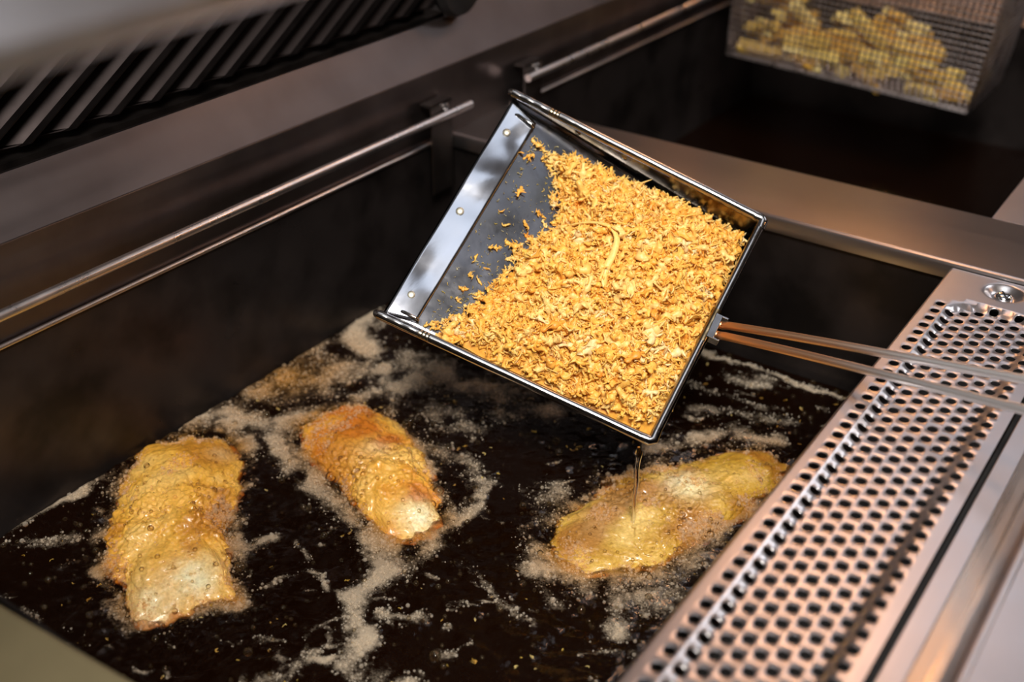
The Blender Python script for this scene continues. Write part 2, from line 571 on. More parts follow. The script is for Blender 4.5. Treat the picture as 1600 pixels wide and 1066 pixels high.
# vent grille of diagonal louvres above the splash strip
VG = empty('vent_grille', (-0.79, 0.6, 0.11))
tag(VG, 'dark vent grille of slanted louvre slats above the steel splash strip', 'vent')
XG = -0.760
MB().box((XG - 0.03, Y0 - 0.5, 0.06), (XG - 0.022, 0.945, 0.60)).build('backing', M['black'], VG)
MB().box((XG - 0.022, Y0 - 0.5, 0.098), (XG + 0.006, 0.944, 0.1065)).build('bottom_rail', M['dark'], VG)
for k in range(-9, 13):
    ys = 0.4551 + 0.0400 * k
    L = 0.42
    dy, dz = 0.0840, 0.0515
    nn = math.hypot(dy, dz)
    dy, dz = dy / nn, dz / nn
    if ys > 0.93:
        continue
    pts = []
    b = MB()
    zt0 = 0.112
    # a folded slat: flat face, and a lip bent towards the room
    prof = [(0.000, -0.012), (0.0245, 0.002), (0.0262, 0.008), (0.0280, 0.008), (0.0265, 0.000), (0.001, -0.0145)]
    Lk = min(L, (0.943 - ys) / dy if ys + L * dy > 0.943 else L)
    V = []
    for s_ in (0, 0.006, Lk):
        tw = 0.55 if s_ == 0 else 1.0
        for u, dx in prof:
            yy = ys - 0.006 + s_ * dy + u * 1.05
            V.append((XG + dx * tw, yy, zt0 + s_ * dz + (0.002 if s_ == 0 else 0)))
    n = len(prof)
    F = [(j * n + q, j * n + (q + 1) % n, j * n + n + (q + 1) % n, j * n + n + q) for j in range(2) for q in range(n)]
    F += [tuple(range(n - 1, -1, -1)), tuple(range(2 * n, 3 * n))]
    b.add(V, F).build('slat', M['slat'], VG)

# black knob at the end of the grille
kb = empty('control_knob', (-0.73, 0.935, 0.13))
tag(kb, 'black round knob beside the end of the vent grille at the top edge', 'knob')
Mk = lambda x, y, h: (-0.742 + h * 0.75, 0.930 + x, 0.140 + y + h * 0.1)
MB().lathe([(0.012, 0.0), (0.012, 0.008)], Mk, 20).build('collar', M['dark'], kb, True)
MB().lathe([(0.020, 0.008), (0.030, 0.012), (0.034, 0.022), (0.031, 0.034), (0.020, 0.040)], Mk, 24).build('grip', M['black'], kb, True)

# overhanging shelf, close to the lens at the upper left
SH = empty('overshelf', (-0.36, 0.6, 0.33))
tag(SH, 'pale steel shelf overhanging the fryer at the upper left, out of focus', 'shelf')
MB().prism([(-0.240, 0.3390), (-0.240, 0.3460), (-0.292, 0.3815), (-0.300, 0.3815), (-0.300, 0.3375), (-0.253, 0.3375)], -0.30, 0.255).build('shelf_plate', M['tray'], SH, bevel=0.002)
MB().tube([(-0.2396, -0.30, 0.3425), (-0.2396, 0.255, 0.3425)], 0.0016, 10).build('rolled_edge', M['side'], SH, True)
for y in (-0.27, -0.12):
    MB().box((-0.748, y - 0.01, 0.317), (-0.26, y + 0.01, 0.3370)).build('shelf_arm', M['dark'], SH)


# hanging rails along the back of each vat
def rail(y0, y1, label, ends):
    r = empty('hanging_rail', (-0.68, (y0 + y1) / 2, 0.035))
    tag(r, label, 'rail', 'hanging rails behind the vats')
    MB().tube([(-0.680, y0, 0.0345), (-0.680, y1, 0.0345)], 0.0042, 14).build('rod', M['rail'], r, True, bevel=0)
    for ye in ends:
        b = MB()
        b.box((-0.6865, ye - 0.034, -0.048), (-0.6850, ye, 0.047))
        b.box((-0.6995, ye - 0.0015, -0.048), (-0.6850, ye, 0.030))
        b.box((-0.6995, ye - 0.034, 0.045), (-0.6850, ye, 0.047))
        bk = b.build('bracket', M['dark'], r, bevel=0.0004)
        q = MB().lathe([(0.0042, 0), (0.0042, 0.002), (0.0028, 0.0034)], lambda x, y, h, ye=ye: (-0.685 + h, ye - 0.012 + x, 0.041 + y), 12)
        q.build('bolt', M['rod'], bk, True)
    return r


rail(0.10, 0.8905, 'near steel rod rail behind the bubbling oil vat, ending beside the scoop', (0.866, 0.24))
rail(0.995, 1.62, 'far steel rod rail behind the dark empty-looking vat', (1.030, 1.58))

# ------------------------------------------------------------------ perforated drip tray
TR_ = empty('drip_tray', (-0.13, 0.5, 0.0))
tag(TR_, 'long perforated stainless drip tray along the front edge of the vat', 'tray')
AX, PY = 0.00930, 0.01325
RX0, RX1, RY1 = -0.1625, -0.0925, 0.828
DEP = 0.0034


def recess(x, y):
    # signed distance inside a rounded slot open towards the viewer
    cx = (RX0 + RX1) / 2
    hw = (RX1 - RX0) / 2
    rad = 0.026
    qx = np.abs(x - cx) - (hw - rad)
    qy = (y - RY1) + rad
    d = np.minimum(np.maximum(qx, qy), 0) + np.hypot(np.maximum(qx, 0), np.maximum(qy, 0)) - rad
    return -DEP * sstep(0.0, -0.0075, d), d


def dimple(x, y):
    r_ = np.hypot((x + 0.1305), (y - 0.8565))
    return -0.0052 * sstep(0.0165, 0.0075, r_)


def trayz(x, y):
    x = np.asarray(x, float)
    y = np.asarray(y, float)
    z, _ = recess(x, y)
    return z + dimple(x, y)


YT0, YT1 = Y0 + 0.010, Y1 - 0.0065
X0c = -0.1665 - AX / 2
NC = 9
V, F = [], []
hole_t = [2 * math.pi * k / 16 for k in range(16)]
sq = []
for k in range(16):       # 16 boundary points of a cell, starting at +x and going round
    sq.append(None)
bd = [(1, 0), (1, .5), (1, 1), (.5, 1), (0, 1), (-.5, 1), (-1, 1), (-1, .5), (-1, 0), (-1, -.5), (-1, -1), (-.5, -1), (0, -1), (.5, -1), (1, -1), (1, -.5)]
JT = int((RY1 + 0.004 - YT0) / PY)
ytop = YT0 + (JT + 0.5) * PY
for c in range(NC):
    xc = X0c + (c + 0.5) * AX
    off = 0.5 * PY if c % 2 else 0.0
    for j in range(JT + 1):
        yc = YT0 + off + j * PY
        if yc > ytop:
            continue
        hasn = True
        _, d = recess(np.array([xc]), np.array([yc]))
        if c == 0:
            hasn = yc < RY1 - 0.012
        elif c == NC - 1:
            hasn = yc < RY1 - 0.026
        else:
            hasn = d[0] < -0.0022
        base = len(V)
        pos = [(xc + a * AX / 2, yc + b_ * PY / 2) for a, b_ in bd]
        pos = [(x, min(max(y, YT0), ytop)) for x, y in pos]
        if hasn:
            r_ = 0.00335
            for q, (x, y) in enumerate(pos):
                V.append((x, y, 0))
            for rr, dz in ((r_ + 0.0005, 0.0), (r_ + 0.0001, -0.00018), (r_, -0.0006)):
                for q, (a, b_) in enumerate(bd):
                    t = math.atan2(b_ * PY, a * AX)
                    V.append((xc + rr * math.cos(t), yc + rr * math.sin(t), dz))
            for lv in range(3):
                for q in range(16):
                    q2 = (q + 1) % 16
                    F.append((base + lv * 16 + q, base + lv * 16 + q2, base + lv * 16 + 16 + q2, base + lv * 16 + 16 + q))
        else:
            for x, y in pos:
                V.append((x, y, 0))
            V.append((xc, yc if yc < ytop else ytop, 0))
            for q in range(16):
                F.append((base + q, base + (q + 1) % 16, base + 16))
V = np.array(V, float)
Xc1 = X0c + NC * AX


def gridpart(x0, x1, y0, y1, nx, ny):
    xs_, ys_ = np.linspace(x0, x1, nx + 1), np.linspace(y0, y1, ny + 1)
    gx, gy = np.meshgrid(xs_, ys_)
    v = np.stack([gx.ravel(), gy.ravel(), np.zeros(gx.size)], 1)
    i = np.arange((nx + 1) * (ny + 1)).reshape(ny + 1, nx + 1)
    f = np.stack([i[:-1, :-1].ravel(), i[:-1, 1:].ravel(), i[1:, 1:].ravel(), i[1:, :-1].ravel()], 1)
    return v, f


VV, FF = [V], [tuple(f) for f in F]
off = len(V)
for a in ((XF, X0c, YT0, ytop, 3, 4 * JT + 2), (Xc1, -0.0805, YT0, ytop, 5, 4 * JT + 2), (XF, -0.0805, ytop, YT1, 72, 36)):
    v, f = gridpart(*a)
    VV.append(v)
    FF += [tuple(int(q) + off for q in r) for r in f]
    off += len(v)
V = np.concatenate(VV)
V[:, 2] += trayz(V[:, 0], V[:, 1])
# rolled edge to the vat
lip = []
for x, z in [(XF - 0.0022 * math.sin(a), -0.0022 + 0.0022 * math.cos(a)) for a in (0.3, 0.6, 0.9, 1.2, 1.5708)] + [(XF - 0.0020, -0.0120)]:
    lip.append((x, z))
base = len(V)
ll = [(XF, YT0, 0), (XF, YT1, 0)] + [p for x, z in lip for p in ((x, YT0, z), (x, YT1, z))]
V = np.concatenate([V, np.array(ll)])
for k in range(6):
    FF.append((base + 2 * k, base + 2 * k + 1, base + 2 * k + 3, base + 2 * k + 2))
pl = mesh('perforated_plate', V, FF, M['tray'], TR_, True)
pl.data.set_sharp_from_angle(angle=math.radians(50))
# catch pan below the holes
MB().box((XF + 0.012, YT0, -0.030), (-0.0815, YT1, -0.028)).build('catch_pan', M['rubber'], TR_)
# screw in the pressed dimple
Ms = lambda x, y, h: (-0.1305 + x, 0.8565 + y, -0.0052 + h)
MB().lathe([(0.0068, 0.0), (0.0068, 0.0018), (0.0058, 0.0032), (0.0036, 0.0040)], Ms, 24).build('screw', M['chrome'], TR_, True)['label'] = 'cross-slotted chrome screw'
screw_o = [o for o in TR_.children if o.name.startswith('screw')][0]
sl = MB()
for a in (0.5, 0.5 + math.pi / 2):
    c_, s_ = math.cos(a), math.sin(a)
    sl.box((-0.0048, -0.0007, 0.0030), (0.0048, 0.0007, 0.00425), lambda x, y, z, c_=c_, s_=s_: (-0.1305 + x * c_ - y * s_, 0.8565 + x * s_ + y * c_, -0.0052 + z))
sl.build('screw_slot', M['rubber'], screw_o)

# ------------------------------------------------------------------ scoop
BLp = np.array([-0.5128, 0.5518, -0.0039])
ES = np.array([0.9215, 0.2567, -0.2914])
ET = np.array([-0.0641, 0.8406, 0.5379])
EN = np.array([0.383, -0.477, 0.791])
ES /= np.linalg.norm(ES)
EN /= np.linalg.norm(EN)
ET = np.cross(EN, ES)


def W(s, t, h):
    return BLp + ES * s + ET * t + EN * h


cBL, cTL, cTR, cBR = (0.0, 0.0), (0.0055, 0.2265), (0.2356, 0.2107), (0.2270, 0.0)
SCOOP = empty('scoop', W(0.118, 0.11, -0.03))
tag(SCOOP, 'square steel fry scoop held tilted over the oil, full of fried batter scraps', 'scoop')


def fdep(s):
    return -(0.0060 + 0.0300 * s / 0.23)


def bil(a, b_):
    """a: mouth to rear, b_: near side to far side"""
    x = (1 - a) * ((1 - b_) * np.array(cBL) + b_ * np.array(cTL)) + a * ((1 - b_) * np.array(cBR) + b_ * np.array(cTR))
    return x


def sheet(name, corners, mt_, nu=24, nv=24, wob=0.0004, th=0.0010, parent=SCOOP, seed=1):
    P0, P1, P2, P3 = [np.array(c) for c in corners]
    u = np.linspace(0, 1, nu + 1)
    v_ = np.linspace(0, 1, nv + 1)
    uu, vv = np.meshgrid(u, v_)
    uu, vv = uu.ravel()[:, None], vv.ravel()[:, None]
    P = (1 - uu) * (1 - vv) * P0 + uu * (1 - vv) * P1 + uu * vv * P2 + (1 - uu) * vv * P3
    nrm = np.cross(P1 - P0, P3 - P0)
    nrm /= np.linalg.norm(nrm)
    P = P + nrm * (wob * fbm(P * 28, seed, 2))[:, None]
    i = np.arange((nu + 1) * (nv + 1)).reshape(nv + 1, nu + 1)
    f = np.stack([i[:-1, :-1].ravel(), i[:-1, 1:].ravel(), i[1:, 1:].ravel(), i[1:, :-1].ravel()], 1)
    o = mesh(name, P, f, mt_, parent, True)
    sd = o.modifiers.new('solid', 'SOLIDIFY')
    sd.thickness = th
    sd.offset = -1
    return o


def rim(a, b_, ins=0.0):
    x = bil(a, b_)
    return x


I = 0.003
def foot(c):
    c = np.array(c, float)
    k_ = c[0] / 0.23
    return c + np.array([-0.0045 * (c[0] > 0.1), (0.0095 if c[1] < 0.1 else -0.004) * (0.15 + 0.85 * k_)])


fl = [foot(c) for c in (cBL, cBR, cTR, cTL)]
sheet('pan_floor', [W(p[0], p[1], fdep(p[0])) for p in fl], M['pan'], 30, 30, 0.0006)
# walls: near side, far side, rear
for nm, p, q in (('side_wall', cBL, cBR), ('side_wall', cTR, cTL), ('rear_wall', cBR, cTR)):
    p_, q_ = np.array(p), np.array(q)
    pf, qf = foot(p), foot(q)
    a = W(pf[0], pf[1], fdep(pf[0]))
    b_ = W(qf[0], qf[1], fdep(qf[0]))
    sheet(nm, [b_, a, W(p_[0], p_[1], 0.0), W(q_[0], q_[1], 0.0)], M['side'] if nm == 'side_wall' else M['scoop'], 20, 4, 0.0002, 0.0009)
# front lip plate: bright strip riveted over the mouth of the floor
lipc = [(0.0015, 0.0035), (0.0262, 0.0100), (0.0330, 0.2130), (0.0065, 0.2225)]
LIP = sheet('lip_plate', [W(p[0], p[1], fdep(p[0]) + 0.0024) for p in lipc], M['scoop'], 12, 60, 0.0017, 0.0012, seed=5)
for s_, t_ in ((0.0152, 0.1930), (0.0136, 0.1100), (0.0125, 0.0275)):
    Mr = lambda x, y, h, s_=s_, t_=t_: W(s_ + x, t_ + y, fdep(s_) + 0.0024 + h)
    MB().lathe([(0.0034, -0.001), (0.0034, 0.0006), (0.0028, 0.0013), (0.0014, 0.0018)], Mr, 16).build('rivet', M['rivet'], LIP, True)
# wire staples through the lip at both ends
for s0, t0, s1, t1 in ((0.0140, 0.2115, 0.0305, 0.2085), (0.0120, 0.0118, 0.0250, 0.0115)):
    h0 = fdep(0.02) + 0.003
    MB().tube([W(s0, t0, h0 - 0.003), W(s0 + 0.001, t0, h0 + 0.0008), W(s0 + 0.003, t0, h0 + 0.0018), W(s1, t1, h0 + 0.0016), W(s1 + 0.002, t1, h0 - 0.001)], 0.0013, 10).build('wire_staple', M['rod'], SCOOP, True)
# rolled rim rods with collars
RR = 0.0037


def seg_rod(p, q, t0, t1, r, nm, mt_, n=14):
    p, q = np.array(p), np.array(q)
    pts = [W(*(p + (q - p) * t), 0.0) for t in np.linspace(t0, t1, 12)]
    pts = [x + EN * 0.0002 * math.sin(i * 1.7) for i, x in enumerate(pts)]
    return MB().tube(pts, r, n).build(nm, mt_, SCOOP, True)


for p, q in ((cBL, cBR), (cTL, cTR)):
    seg_rod(p, q, -0.012, -0.004, RR * 0.82, 'rod_end_cap', M['dark'])
    seg_rod(p, q, -0.004, 0.150, RR, 'rim_rod', M['rod'])
    seg_rod(p, q, 0.150, 0.190, RR * 0.98, 'collar', M['side'])
    seg_rod(p, q, 0.190, 0.985, RR * 1.02, 'rim_rod', M['rod'])
seg_rod(cBR, cTR, 0.02, 0.44, RR * 0.95, 'rim_rod', M['rod'])
seg_rod(cBR, cTR, 0.56, 0.985, RR * 0.95, 'rim_rod', M['rod'])
seg_rod(cBR, cTR, 0.43, 0.57, RR * 1.02, 'collar', M['side'])
for c_, d_ in ((cBR, 1), (cTR, -1)):
    q = MB()
    a = np.array(c_)
    q.tube([W(*(a + np.array([-0.008, 0])), 0), W(*(a + np.array([-0.002, 0.000])), 0.0), W(*(a + np.array([0.0006, 0.002 * d_])), 0.0), W(*(a + np.array([0.0004, 0.009 * d_])), 0)], [RR * 1.05, RR * 1.1, RR * 1.1, RR * 1.0], 14)
    q.build('corner_joint', M['rod'], SCOOP, True)
# rivets along the inner face of the far side wall
tdir = (np.array(cTR) - np.array(cTL))
for a in (0.27, 0.46, 0.80):
    p = np.array(cTL) + tdir * a
    Mr = lambda x, y, h, p=p: W(p[0] + x, p[1] - h - 0.0006, fdep(p[0]) * 0.55 + y)
    MB().lathe([(0.0030, 0.0), (0.0028, 0.0008), (0.0014, 0.0014)], Mr, 14).build('rivet', M['side'], SCOOP, True)
# socket and the double wire handle
mid = (np.array(cBR) + np.array(cTR)) / 2
sk = MB()
for hh in (0,):
    sk.box((mid[0] + 0.0005, mid[1] - 0.0105, -0.006), (mid[0] + 0.0062, mid[1] + 0.0105, 0.0042), W)
    sk.box((mid[0] + 0.0050, mid[1] + 0.0092, -0.006), (mid[0] + 0.0110, mid[1] + 0.0105, 0.0042), W)
    sk.box((mid[0] + 0.0050, mid[1] - 0.0105, -0.006), (mid[0] + 0.0110, mid[1] - 0.0092, 0.0042), W)
sk.build('handle_socket', M['scoop'], SCOOP, bevel=0.0004)
HA0, HA1 = W(mid[0] + 0.005, mid[1] + 0.0045, -0.0005), W(mid[0] + 0.005, mid[1] - 0.0045, -0.0005)
HB0, HB1 = np.array([-0.0778, 0.665, 0.040]), np.array([-0.0692, 0.630, 0.040])
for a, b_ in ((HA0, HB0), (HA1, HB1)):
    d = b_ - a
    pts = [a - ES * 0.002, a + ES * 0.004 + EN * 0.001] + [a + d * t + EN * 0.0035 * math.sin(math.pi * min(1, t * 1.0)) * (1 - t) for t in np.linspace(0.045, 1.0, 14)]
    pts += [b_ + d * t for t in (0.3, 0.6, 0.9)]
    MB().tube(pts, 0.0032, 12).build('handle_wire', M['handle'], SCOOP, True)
dA, dB = HB0 - HA0, HB1 - HA1
g0, g1 = (HB0 + dA * 0.85 + HB1 + dB * 0.85) / 2, (HB0 + dA * 1.45 + HB1 + dB * 1.45) / 2
MB().tube([g0, g0 * 0.8 + g1 * 0.2, g1 * 0.9 + g0 * 0.1, g1], [0.020, 0.024, 0.024, 0.018], 16).build('grip', M['black'], SCOOP, True)

# ------------------------------------------------------------------ batter scraps
POLY = np.array([[0.044, 0.1953], [0.0749, 0.2045], [0.1083, 0.2090], [0.1661, 0.2090], [0.1999, 0.2090], [0.2370, 0.2060], [0.2400, 0.1611], [0.2390, 0.1159], [0.2380, 0.0651], [0.2370, -0.008], [0.208, -0.009], [0.1638, -0.009], [0.108, -0.008], [0.0523, -0.004], [0.0297, 0.0050], [0.0528, 0.0332], [0.0631, 0.069], [0.0669, 0.096], [0.0687, 0.116], [0.0798, 0.1409], [0.0660, 0.1754]])


def polydist(P, poly):
    """signed distance, positive inside"""
    d = np.full(len(P), 1e9)
    ins = np.zeros(len(P), bool)
    n = len(poly)
    for i in range(n):
        a, b_ = poly[i], poly[(i + 1) % n]
        e_ = b_ - a
        w_ = P - a
        t = np.clip((w_ @ e_) / (e_ @ e_), 0, 1)
        d = np.minimum(d, np.linalg.norm(w_ - t[:, None] * e_, axis=1))
        c = ((a[1] <= P[:, 1]) != (b_[1] <= P[:, 1])) & (P[:, 0] < e_[0] * (P[:, 1] - a[1]) / (e_[1] + 1e-12) + a[0])
        ins ^= c
    return np.where(ins, d, -d)


def heap(s, t):
    """height of the heap top above the rim plane, and its edge distance"""
    P = np.stack([s, t], 1)
    d = polydist(P, POLY)
    floor_ = fdep(s)
    full = sstep(-0.001, 0.060, d)
    q = np.stack([s * 42, t * 42, 0 * s], 1)
    top = floor_ + (0.004 + 0.024 * full + 0.010 * sstep(0.08, 0.2, s)) * sstep(-0.004, 0.012, d)
    top = top + 0.0040 * fbm(q, 3, 2) * sstep(0, 0.02, d)
    return top, d


def ribbon(seed, kind):
    r = np.random.default_rng(seed)
    n, k = (12, 6) if kind == 'curl' else (9, 5)
    L = 1.0
    ang = r.uniform(1.2, 4.2) if kind == 'curl' else r.uniform(0.3, 2.6)
    t = np.linspace(0, 1, n)
    th = ang * (t - 0.5) + 0.5 * np.sin(t * r.uniform(2, 6))
    d = np.stack([np.cos(th), np.sin(th), r.uniform(-.5, .5) * np.sin(t * 3)], 1)
    c = np.cumsum(d, 0) / n
    c -= c.mean(0)
    prof = np.sin(np.pi * np.clip(t * 0.94 + 0.03, 0, 1)) ** 0.6
    wd = prof * r.uniform(0.09, 0.20)
    thk = prof * r.uniform(0.035, 0.07)
    tw = r.uniform(-2, 2) * t + r.uniform(0, 3)
    V = []
    for i in range(n):
        dd = d[i] / np.linalg.norm(d[i])
        a = np.cross(dd, [0, 0, 1.0])
        a /= np.linalg.norm(a)
        b_ = np.cross(a, dd)
        for j in range(k):
            f = 2 * math.pi * j / k
            aa, bb = math.cos(f) * wd[i], math.sin(f) * thk[i]
            x = aa * math.cos(tw[i]) - bb * math.sin(tw[i])
            y = aa * math.sin(tw[i]) + bb * math.cos(tw[i])
            V.append(c[i] + a * x + b_ * y)
    V = np.array(V)
    V = V + 0.10 * np.stack([vnoise(V * 9, seed), vnoise(V * 7, seed + 50), vnoise(V * 7, seed + 99)], 1)
    F = [(i * k + j, i * k + (j + 1) % k, (i + 1) * k + (j + 1) % k, (i + 1) * k + j) for i in range(n - 1) for j in range(k)]
    T = []
    for f in F:
        T += [(f[0], f[1], f[2]), (f[0], f[2], f[3])]
    for j in range(1, k - 1):
        T.append((0, j + 1, j))
        T.append(((n - 1) * k, (n - 1) * k + j, (n - 1) * k + j + 1))
    return V, np.array(T)


import bmesh


def ico(sub):
    bm = bmesh.new()
    bmesh.ops.create_icosphere(bm, subdivisions=sub, radius=1.0)
    V = np.array([v.co[:] for v in bm.verts])
    F = np.array([[v.index for v in f.verts] for f in bm.faces])
    bm.free()
    return V, F


I1, I2 = ico(1), ico(2)


def blob(seed):
    """crumpled frilly flake: a thick wrinkled sheet with a ragged edge"""
    r = np.random.default_rng(seed)
    A, K = 18, 4
    ta = np.linspace(0, 2 * math.pi, A, endpoint=False)
    edge = 0.5 * (1 + 0.45 * vnoise(np.stack([np.cos(ta) * 1.3, np.sin(ta) * 1.3, 0 * ta + seed], 1), seed) + 0.42 * r.uniform(-1, 1, A))
    asp = r.uniform(0.45, 0.9)
    V = []
    for side in (1, -1):
        for k in range(1, K + 1):
            q = k / K
            x, y = edge * q * np.cos(ta), edge * q * np.sin(ta) * asp
            V.append(np.stack([x, y, side * 0.13 * (1 - 0.75 * q ** 3) + 0 * ta], 1))
    V = np.concatenate(V + [np.array([[0, 0, 0.13], [0, 0, -0.13]])])
    bend = r.uniform(-1.6, 1.6)
    q = V.copy()
    q[:, 2] = 0
    V[:, 2] += 0.24 * fbm(q * 3.4 + seed, seed, 2) + bend * V[:, 0] ** 2 + r.uniform(-1, 1) * V[:, 1] ** 2
    V[:, :2] += 0.10 * np.stack([vnoise(q * 6, seed + 3), vnoise(q * 6, seed + 4)], 1)
    F = []
    top, bot, ct, cb = 0, A * K, 2 * A * K, 2 * A * K + 1
    for j in range(A):
        j2 = (j + 1) % A
        F += [(ct, top + j, top + j2), (cb, bot + j2, bot + j)]
        for k in range(K - 1):
            F += [(top + k * A + j, top + (k + 1) * A + j, top + (k + 1) * A + j2), (top + k * A + j, top + (k + 1) * A + j2, top + k * A + j2)]
            F += [(bot + k * A + j, bot + (k + 1) * A + j2, bot + (k + 1) * A + j), (bot + k * A + j, bot + k * A + j2, bot + (k + 1) * A + j2)]
        F += [(top + (K - 1) * A + j, bot + (K - 1) * A + j, bot + (K - 1) * A + j2), (top + (K - 1) * A + j, bot + (K - 1) * A + j2, top + (K - 1) * A + j2)]
    return V, np.array(F)


def small_tube(c, rad, k, sq=1.0, seed=0, nod=0.0):
    n = len(c)
    V = []
    for i in range(n):
        d = c[min(i + 1, n - 1)] - c[max(i - 1, 0)]
        d = d / (np.linalg.norm(d) + 1e-9)
        a = np.cross(d, [0.13, 0.21, 0.97])
        a /= np.linalg.norm(a) + 1e-9
        b_ = np.cross(a, d)
        for j in range(k):
            f = 2 * math.pi * j / k + i * 0.25
            V.append(c[i] + (a * math.cos(f) + b_ * math.sin(f) * sq) * rad[i])
    V = np.array(V)
    if nod:
        ctr_ = np.repeat(c, k, axis=0)
        V = ctr_ + (V - ctr_) * (1 + nod * fbm(V * 6.5 + seed, seed, 2))[:, None]
    T = []
    for i in range(n - 1):
        for j in range(k):
            a, b_ = i * k + j, i * k + (j + 1) % k
            T += [(a, b_, b_ + k), (a, b_ + k, a + k)]
    for j in range(1, k - 1):
        T += [(0, j + 1, j), ((n - 1) * k, (n - 1) * k + j, (n - 1) * k + j + 1)]
    return V, T


def clump(seed, nfr=6, n=15, k=9):
    """knobbly curled lump of batter with thin ragged fringes"""
    r = np.random.default_rng(seed)
    t = np.linspace(0, 1, n)
    th = r.uniform(1.0, 4.6) * (t - 0.5) + 0.6 * np.sin(t * r.uniform(3, 8))
    d = np.stack([np.cos(th), np.sin(th), r.uniform(-.7, .7) * np.sin(t * 5 + r.uniform(0, 6))], 1)
    c = np.cumsum(d, 0) / n
    c -= c.mean(0)
    prof = np.sin(np.pi * np.clip(t * 0.92 + 0.04, 0, 1)) ** 0.55
    thin = seed % 2
    nfr = 11 if thin else 6
    rad = prof * (r.uniform(0.065, 0.12) if thin else r.uniform(0.10, 0.19)) * (1 + 0.35 * np.sin(t * r.uniform(9, 22) + r.uniform(0, 6)))
    V, T = small_tube(c, rad, k, r.uniform(0.55, 0.9), seed, 0.5)
    VV_, TT_ = [V], list(T)
    off_ = len(V)
    for q in range(nfr):
        p0 = V[r.integers(0, len(V))]
        i0 = r.integers(1, n - 1)
        dirn = p0 - c[np.argmin(np.linalg.norm(c - p0, axis=1))] + r.normal(0, 0.05, 3)
        dirn /= np.linalg.norm(dirn) + 1e-9
        bd_ = r.normal(0, 1, 3)
        ln = r.uniform(0.10, 0.30)
        tt = np.linspace(0, 1, 5)
        cc_ = p0 + ln * (tt[:, None] * dirn + 0.55 * (tt ** 2)[:, None] * bd_ * 0.6) - dirn * 0.02
        v_, t_ = small_tube(cc_, r.uniform(0.030, 0.060) * np.array([1.15, 0.9, 1.05, 0.7, 0.22]), 5, 0.8)
        VV_.append(v_)
        TT_ += [tuple(x + off_ for x in tr_) for tr_ in t_]
        off_ += len(v_)
    return np.concatenate(VV_), np.array(TT_)


PRO = {'curl': [ribbon(100 + i, 'curl') for i in range(10)], 'bit': [ribbon(200 + i, 'bit') for i in range(12)],
       'blob': [blob(300 + i) for i in range(12)], 'clump': [clump(400 + i) for i in range(14)]}


def rotmats(n, flat=1.0):
    a = rng.uniform(0, 2 * math.pi, n)
    b_ = rng.normal(0, 0.5 * flat, n)
    c = rng.normal(0, 0.5 * flat, n)
    ca, sa, cb, sb, cc, sc_ = np.cos(a), np.sin(a), np.cos(b_), np.sin(b_), np.cos(c), np.sin(c)
    Z = np.zeros(n)
    O = np.ones(n)
    Rz = np.stack([ca, -sa, Z, sa, ca, Z, Z, Z, O], 1).reshape(-1, 3, 3)
    Rx = np.stack([O, Z, Z, Z, cb, -sb, Z, sb, cb], 1).reshape(-1, 3, 3)
    Ry = np.stack([cc, Z, sc_, Z, O, Z, -sc_, Z, cc], 1).reshape(-1, 3, 3)
    return Rz @ Rx @ Ry


BASIS = np.stack([ES, ET, EN], 1)
PAL = np.array([[0.94, 0.50, 0.095], [0.95, 0.54, 0.13], [0.96, 0.62, 0.21], [0.92, 0.44, 0.07], [0.97, 0.70, 0.34], [0.86, 0.35, 0.045]])
PW = np.array([0.34, 0.26, 0.16, 0.14, 0.05, 0.05])


def sample_heap(n, dmin=-0.001):
    out = []
    while sum(len(o) for o in out) < n:
        P = np.stack([rng.uniform(0.02, 0.236, 4000), rng.uniform(0.004, 0.21, 4000)], 1)
        d = polydist(P, POLY)
        P = P[(d > dmin) & (P[:, 1] > 0.0090 + 0.005 * P[:, 0] / 0.23) & (P[:, 1] < 0.2050) & (P[:, 0] < 0.2215 + 0.007 * P[:, 1] / 0.21)]
        out.append(P)
    return np.concatenate(out)[:n]


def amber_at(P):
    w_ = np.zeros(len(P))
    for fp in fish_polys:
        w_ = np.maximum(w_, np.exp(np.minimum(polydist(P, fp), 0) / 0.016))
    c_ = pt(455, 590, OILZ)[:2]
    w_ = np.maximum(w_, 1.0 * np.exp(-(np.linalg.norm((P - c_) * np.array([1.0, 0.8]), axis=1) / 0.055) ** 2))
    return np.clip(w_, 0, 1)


class Soup:
    def __init__(s):
        s.V, s.F, s.C, s.n = [], [], [], 0

    def put(s, proto, R3, scale, pos, colr):
        V, F = proto
        k, m_ = len(pos), len(V)
        X = np.einsum('kij,mj->kmi', R3, V) * scale[:, None, None] + pos[:, None, :]
        s.V.append(X.reshape(-1, 3))
        s.F.append((F[None] + (np.arange(k) * m_)[:, None, None]).reshape(-1, 3) + s.n)
        c = np.repeat(colr, m_, axis=0)
        s.C.append(np.concatenate([c, np.ones((len(c), 1))], 1))
        s.n += k * m_

    def build(s, name, mt_, parent=None, smooth=True):
        return mesh(name, np.concatenate(s.V), np.concatenate(s.F), mt_, parent, smooth, np.concatenate(s.C))


SO = Soup()
